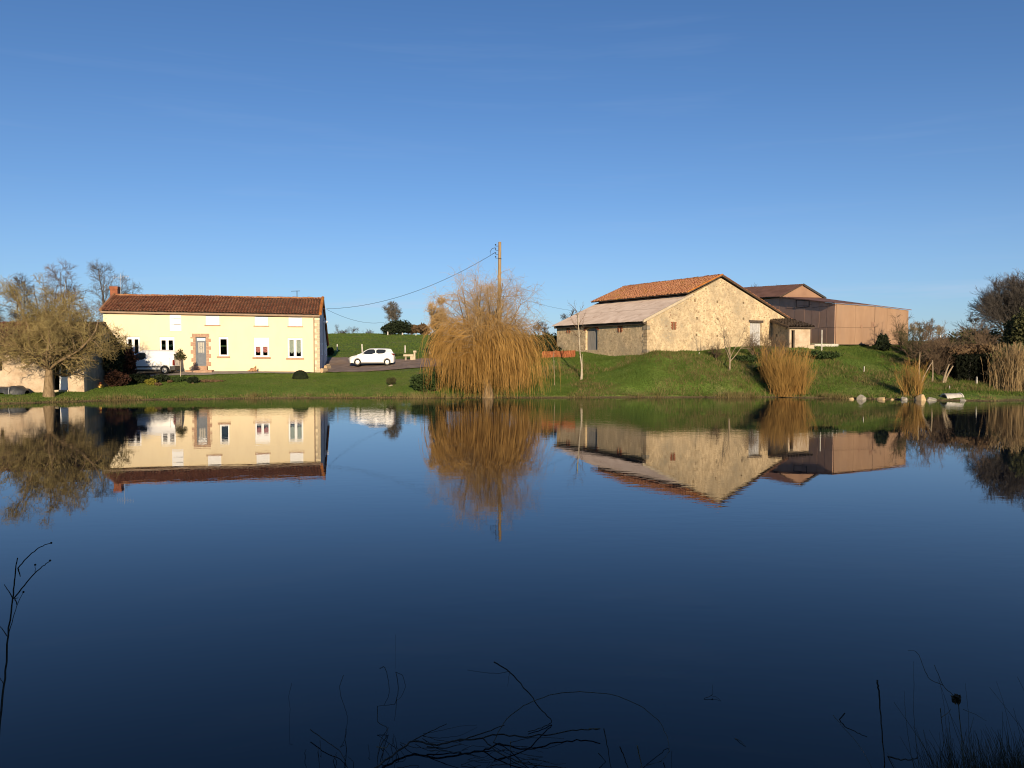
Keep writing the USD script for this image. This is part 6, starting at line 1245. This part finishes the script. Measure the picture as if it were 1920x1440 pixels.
tufts('lawn_tufts', 'small uneven green tufts over the lawn before the house', 1500, -40, 3, 48, 62, 12, .12, .10, .03, 'grass_blade', 342, .50)
tufts('bare_patches', 'flattened brown dead growth in patches on the bank', 1900, 4, 33, 52.5, 63, 16, .20, .07, .05, 'leaf_brown', 343, .58, 'weeds')

# ------------------------------------------------------------------ the near bank: stems, twigs and grass at the photographer's feet
def pl(pts, D0=None, D1=None):
    """points of a stem: (px, py) with distances running from D0 to D1, or lying on the water when D0 is None"""
    n = len(pts); out = []
    for k, p in enumerate(pts):
        if D0 is None: hh_ = p[2] if len(p) > 2 else .012; d = ray(p[0], p[1]); out.append(CAM + d * ((hh_ - CAMZ) / d[2]))
        else: out.append(at(p[0], p[1], D0 + (D1 - D0) * k / max(1, n - 1)))
    return np.array(out)
def wigl(P, rng, m=5, amp=.006):
    P = np.asarray(P); t = np.linspace(0, len(P) - 1, (len(P) - 1) * m + 1); Q = np.stack([np.interp(t, np.arange(len(P)), P[:, k]) for k in range(3)], 1)
    from scipy.ndimage import gaussian_filter1d
    if len(Q) > 6: Q[1:-1] = gaussian_filter1d(Q, m * .18, axis=0, mode='nearest')[1:-1]
    Q[1:-1] += rng.normal(0, amp, (len(Q) - 2, 3)); return Q
rng = np.random.default_rng(310)
t = thing('dry_plant', 'tall thin dark dry plant stem with forked tips at the left edge over the water', 'dry plant', (0, 0, 0))
D = 4.6
main = pl([(-14, 1560), (-6, 1440), (2, 1330), (9, 1275), (15, 1190), (24, 1122), (28, 1080), (33, 1046)], D, D)
obj('stem', MB().tube(wigl(main, rng, 5, .0016), np.linspace(.0075, .003, 36), 5), K['dead_twig'], t, smooth=50)
for pts, r_ in (([(33, 1066), (50, 1046), (68, 1030), (85, 1021), (96, 1018)], .0035), ([(26, 1122), (45, 1098), (66, 1074), (80, 1062), (94, 1051)], .0040), ([(66, 1074), (66, 1060)], .002), ([(25, 1123), (16, 1108), (8, 1096)], .0035), ([(16, 1190), (24, 1160), (35, 1128), (44, 1110)], .0028), ([(15, 1194), (6, 1182), (-6, 1168)], .0035), ([(8, 1284), (0, 1272), (-8, 1258)], .003), ([(34, 1066), (36, 1074), (38, 1081)], .004), ([(28, 1124), (31, 1128), (32, 1135)], .004), ([(27, 1122), (34, 1121)], .003)):
    P = wigl(pl(pts, D, D + .12), rng, 4, .001); obj('side_stem', MB().tube(P, np.linspace(r_, r_ * .6, len(P)), 4), K['dead_twig'], t)
for px, py in ((96, 1018), (94, 1051), (66, 1059), (44, 1110)):
    b = trimesh.creation.icosphere(1, .0065); b.apply_translation(at(px, py, D + .12)); obj('seed_head', b, K['dead_twig'], t)
def twig(name, lb, lines, m='dead_twig', r0=.012, seed=0, cat='twig', D=None):
    rng = np.random.default_rng(seed); t = thing(name, lb, cat, (0, 0, 0))
    for k, l in enumerate(lines):
        pts, rr = l if isinstance(l, tuple) else (l, r0); rr = rr * .58; dd = D if not (isinstance(pts, dict)) else pts['D']; P = pl(pts) if dd is None else pl(pts, *dd); P = wigl(P, rng, 5, rr * .45); obj('branch', MB().tube(P, np.linspace(rr, rr * .55, len(P)), 5), K[m], t, smooth=50)
    return t
twig('fallen_branch', 'kinked dark twig standing out of the water right of the tangle', [([(926, 1241, .42), (956, 1259, .36), (990, 1297, .24), (1012, 1328, .12), (1037, 1353, .01), (1022, 1362, .01), (990, 1372, .01)], .010), ([(956, 1259, .36), (930, 1263, .37), (900, 1260, .38), (876, 1256, .38)], .004), ([(956, 1259, .36), (953, 1275, .33), (952, 1287, .31)], .003)], seed=1)
twig('arching_bramble', 'long thin bramble cane arching over the water at the bottom', [([(925, 1392, .0), (950, 1346, .12), (990, 1318, .26), (1040, 1300, .36), (1100, 1297, .38), (1150, 1302, .36), (1200, 1322, .26), (1235, 1350, .14), (1252, 1383, .04), (1256, 1408, .0), (1240, 1428, .0), (1200, 1438, .0)], .0065)], 'dead_stem', seed=2)
twig('fallen_branch', 'thick dark dead branch lying in the water at the bottom centre', [([(700, 1442, .02), (740, 1412, .03), (775, 1388, .05), (820, 1398, .05), (865, 1386, .06), (905, 1384, .05), (935, 1375, .04), (985, 1383, .05), (1045, 1374, .04), (1090, 1368, .04), (1125, 1366, .06)], .014), ([(775, 1388, .05), (800, 1375, .09), (838, 1357, .16)], .008), ([(860, 1390, .05), (905, 1375, .07), (946, 1360, .10)], .010), ([(905, 1384, .05), (930, 1409, .03), (980, 1432, .02), (1060, 1440, .01), (1120, 1446, .0)], .009), ([(800, 1400, .03), (830, 1404, .02), (865, 1396, .03)], .010)], seed=3)
twig('bent_stalk', 'thin bent stalks forming narrow loops above the dead branch', [([(712, 1254, .40), (720, 1249, .42), (726, 1262, .38), (731, 1300, .26), (720, 1322, .18)], .0055), ([(742, 1260, .38), (748, 1290, .30), (742, 1320, .18), (730, 1322, .16), (708, 1324, .12)], .0055), ([(742, 1260, .38), (755, 1266, .36), (761, 1287, .30), (752, 1308, .22), (744, 1312, .2)], .004), ([(708, 1324, .12), (707, 1355, .05), (728, 1364, .03), (714, 1385, .02), (708, 1415, .01), (708, 1446, .0)], .006), ([(728, 1364, .03), (720, 1390, .02), (716, 1430, .0)], .005), ([(744, 1312, .2), (740, 1352, .06)], .004), ([(742, 1190, .5), (741, 1255, .39)], .0022)], seed=4)
twig('bent_stalk', 'thin dark stalks in the water left of the tangle', [([(644, 1266, .3), (637, 1285, .26), (638, 1302, .22), (648, 1330, .12), (652, 1346, .0)], .0045), ([(547, 1281, .26), (541, 1305, .2), (544, 1328, .0)], .003), ([(582, 1368, .05), (610, 1388, .05), (640, 1410, .03), (652, 1440, .0)], .007), ([(600, 1388, .06), (602, 1420, .0)], .004), ([(690, 1396, .05), (694, 1425, .0)], .003), ([(596, 1400, .02), (600, 1444, .0)], .004)], seed=5)
twig('fallen_branch', 'dark snags and cut stalks at the bottom edge right of the tangle', [([(1132, 1366, .3), (1138, 1395, .2), (1146, 1440, .0)], .007), ([(1122, 1412, .06), (1136, 1428, .0)], .006), ([(1162, 1400, .2), (1172, 1424, .08), (1178, 1444, .0)], .008), ([(1260, 1408, .2), (1259, 1444, .0)], .003), ([(1244, 1430, .1), (1250, 1446, .0)], .007)], seed=6)
dr_ = np.random.default_rng(66); ls = []
for k in range(15):
    x, y = dr_.uniform(740, 1010), dr_.uniform(1375, 1440); a = dr_.uniform(-.5, .5); l_ = dr_.uniform(25, 110); h0 = dr_.uniform(.0, .03)
    ls.append(([(x, y, h0), (x + l_ * .3 * math.cos(a), y - l_ * .25 * math.sin(a) - dr_.uniform(-5, 5), h0 + .02), (x + l_ * .7 * math.cos(a), y - l_ * .4 * math.sin(a), h0 + .03), (x + l_ * math.cos(a), y - l_ * .5 * math.sin(a) + dr_.uniform(-6, 6), h0)], dr_.uniform(.003, .006)))
for k in range(9):
    x, y = dr_.uniform(555, 760), dr_.uniform(1400, 1446); hh_ = dr_.uniform(.06, .22); ls.append(([(x, y, -.02), (x + dr_.normal(0, 4), y - hh_ * 110, hh_ * .5), (x + dr_.normal(0, 9), y - hh_ * 220, hh_)], dr_.uniform(.003, .006)))
twig('twig_litter', 'loose litter of small dark twigs and stalks round the dead branch', ls, seed=67)
twig('broken_reed', 'pale broken reed stubs at the bottom right of centre', [([(1195, 1398, .24), (1202, 1430, .06), (1204, 1446, .0)], .008), ([(957, 1390, .10), (958, 1408, .0)], .006), ([(706, 1400, .10), (722, 1404, .09), (731, 1393, .16)], .007), ([(1104, 1366, .05), (1126, 1366, .06)], .008)], 'reed', seed=7, cat='reed')
twig('upright_stick', 'straight dark upright stick in the water at the lower right', [([(1645, 1275), (1648, 1300), (1653, 1370), (1660, 1470)], .011)], seed=8, D=(5.4, 5.4), cat='stick')
twig('bent_stick', 'dark bent stick with a pale grass stalk across it at the lower right', [([(1584, 1337), (1573, 1350), (1584, 1362), (1608, 1374), (1626, 1382)], .008)], seed=9, D=(5.6, 5.5), cat='stick'); twig('grass_stalk', 'thin pale grass stalk leaning across the bent stick', [([(1562, 1341), (1580, 1362), (1600, 1384), (1618, 1408), (1638, 1446)], .004)], 'dead_stem', seed=10, D=(5.5, 5.2), cat='stalk')
t = twig('seed_head_plant', 'dry plant with one dark seed head above the water at the lower right', [([(1812, 1470), (1803, 1385), (1798, 1322), (1790, 1305), (1770, 1290), (1752, 1247)], .006), ([(1768, 1285), (1742, 1274), (1733, 1255), (1724, 1230), (1716, 1220), (1702, 1219)], .004), ([(1806, 1330), (1830, 1340), (1850, 1352)], .003), ([(1763, 1328), (1766, 1360), (1769, 1382)], .005), ([(1766, 1345), (1776, 1338), (1783, 1329)], .005)], 'dead_stem', seed=11, D=(5.0, 5.1))
r_ = np.random.default_rng(12); obj('seed_head', leaf_cloud(r_, at(1793, 1311, 5.02), (.024, .022, .028), 90, .020, .1), K['leaf_brown'], t)
twig('fallen_branch', 'short dark snag lying in the water at the lower right', [([(1664, 1418), (1685, 1424), (1706, 1425), (1720, 1420)], .010), ([(1666, 1420), (1678, 1446)], .008), ([(1710, 1424), (1716, 1446)], .006)], seed=13, D=(5.4, 5.3))
twig('floating_twig', 'small forked twig afloat on the open water right of the bramble', [([(1320, 1310, .004), (1332, 1305, .015), (1337, 1300, .03), (1336, 1284, .06)], .0045), ([(1333, 1304, .016), (1343, 1307, .010), (1352, 1314, .002)], .0035)], seed=20)
twig('floating_twig', 'short thin dark twig lying on the water at the bottom right of centre', [([(1378, 1384, .003), (1388, 1389, .008), (1398, 1399, .003)], .005)], 'dead_stem', seed=21)
# dry grass clump on the near bank, bottom right, and a few blades bottom left
r_ = np.random.default_rng(320)
def stalks(n, x0, x1, y0, y1, h, r, lean, m, parent, name):
    o = np.c_[r_.uniform(x0, x1, n), r_.uniform(y0, y1, n), np.zeros(n)]; o[:, 2] = np.maximum(ground_z(o[:, 0], o[:, 1]), -.1) - .05; d = norm(np.c_[r_.normal(-.12, lean, n), r_.normal(.05, lean, n), np.ones(n)]); Ls = h * r_.uniform(.35, 1.1, n); pts = [o]
    for i in range(6): d = norm(d + r_.normal(0, .05, (n, 3)) + np.array([0, 0, -.03])); pts.append(pts[-1] + d * (Ls / 6)[:, None])
    return obj(name, MB().add(*tubes(np.stack(pts, 1), np.full((n, 7), r) * np.linspace(1, .4, 7), 3)), m, parent, kind='stuff')
K['clump'] = mat('clump_grass', (0.13, 0.095, 0.05), (0.22, 0.17, 0.09), scale=4, island=0.4, rough=0.95, spec=0.05)
t = thing('grass_clump', 'clump of dry dark grass and stalks at the bottom right corner', 'grass', (0, 0, 0), kind=None)
stalks(4200, 2.95, 4.6, 4.6, 5.5, .46, .0024, .24, K['clump'], t, 'blades'); stalks(70, 2.7, 4.4, 4.8, 5.4, .95, .0028, .14, K['dead_stem'], t, 'stalks')
t = thing('grass_clump', 'few thin dry blades at the bottom left corner', 'grass', (0, 0, 0)); stalks(14, -2.9, -2.4, 4.0, 4.3, .55, .003, .25, K['dead_stem'], t, 'blades')
# the hedgerow on the photographer's own bank, which shades the near water's edge
r_ = np.random.default_rng(330); t = thing('hedgerow', 'tall leafy hedgerow on the near bank behind the camera', 'hedge', (0, -9, 1.5), 0, kind='stuff'); N = 32000
P = np.c_[r_.uniform(-26, 26, N), r_.normal(0, .8, N), r_.uniform(0, 1, N) ** .8 * 6.2]; P[:, 2] *= .75 + .5 * meshkit.fbm(np.c_[P[:, 0] * .4, P[:, 1] * 0, P[:, 0] * 0], 3, 3); a = norm(r_.normal(size=(N, 3))); b = norm(np.cross(a, r_.normal(size=(N, 3)))); s = r_.uniform(.20, .42, N)[:, None]
obj('foliage', (np.stack([P - a * s, P + b * s * .7, P + a * s, P - b * s * .7], 1).reshape(-1, 3), np.arange(4 * N).reshape(N, 4)), K['leaf_dark'], t, kind='stuff')
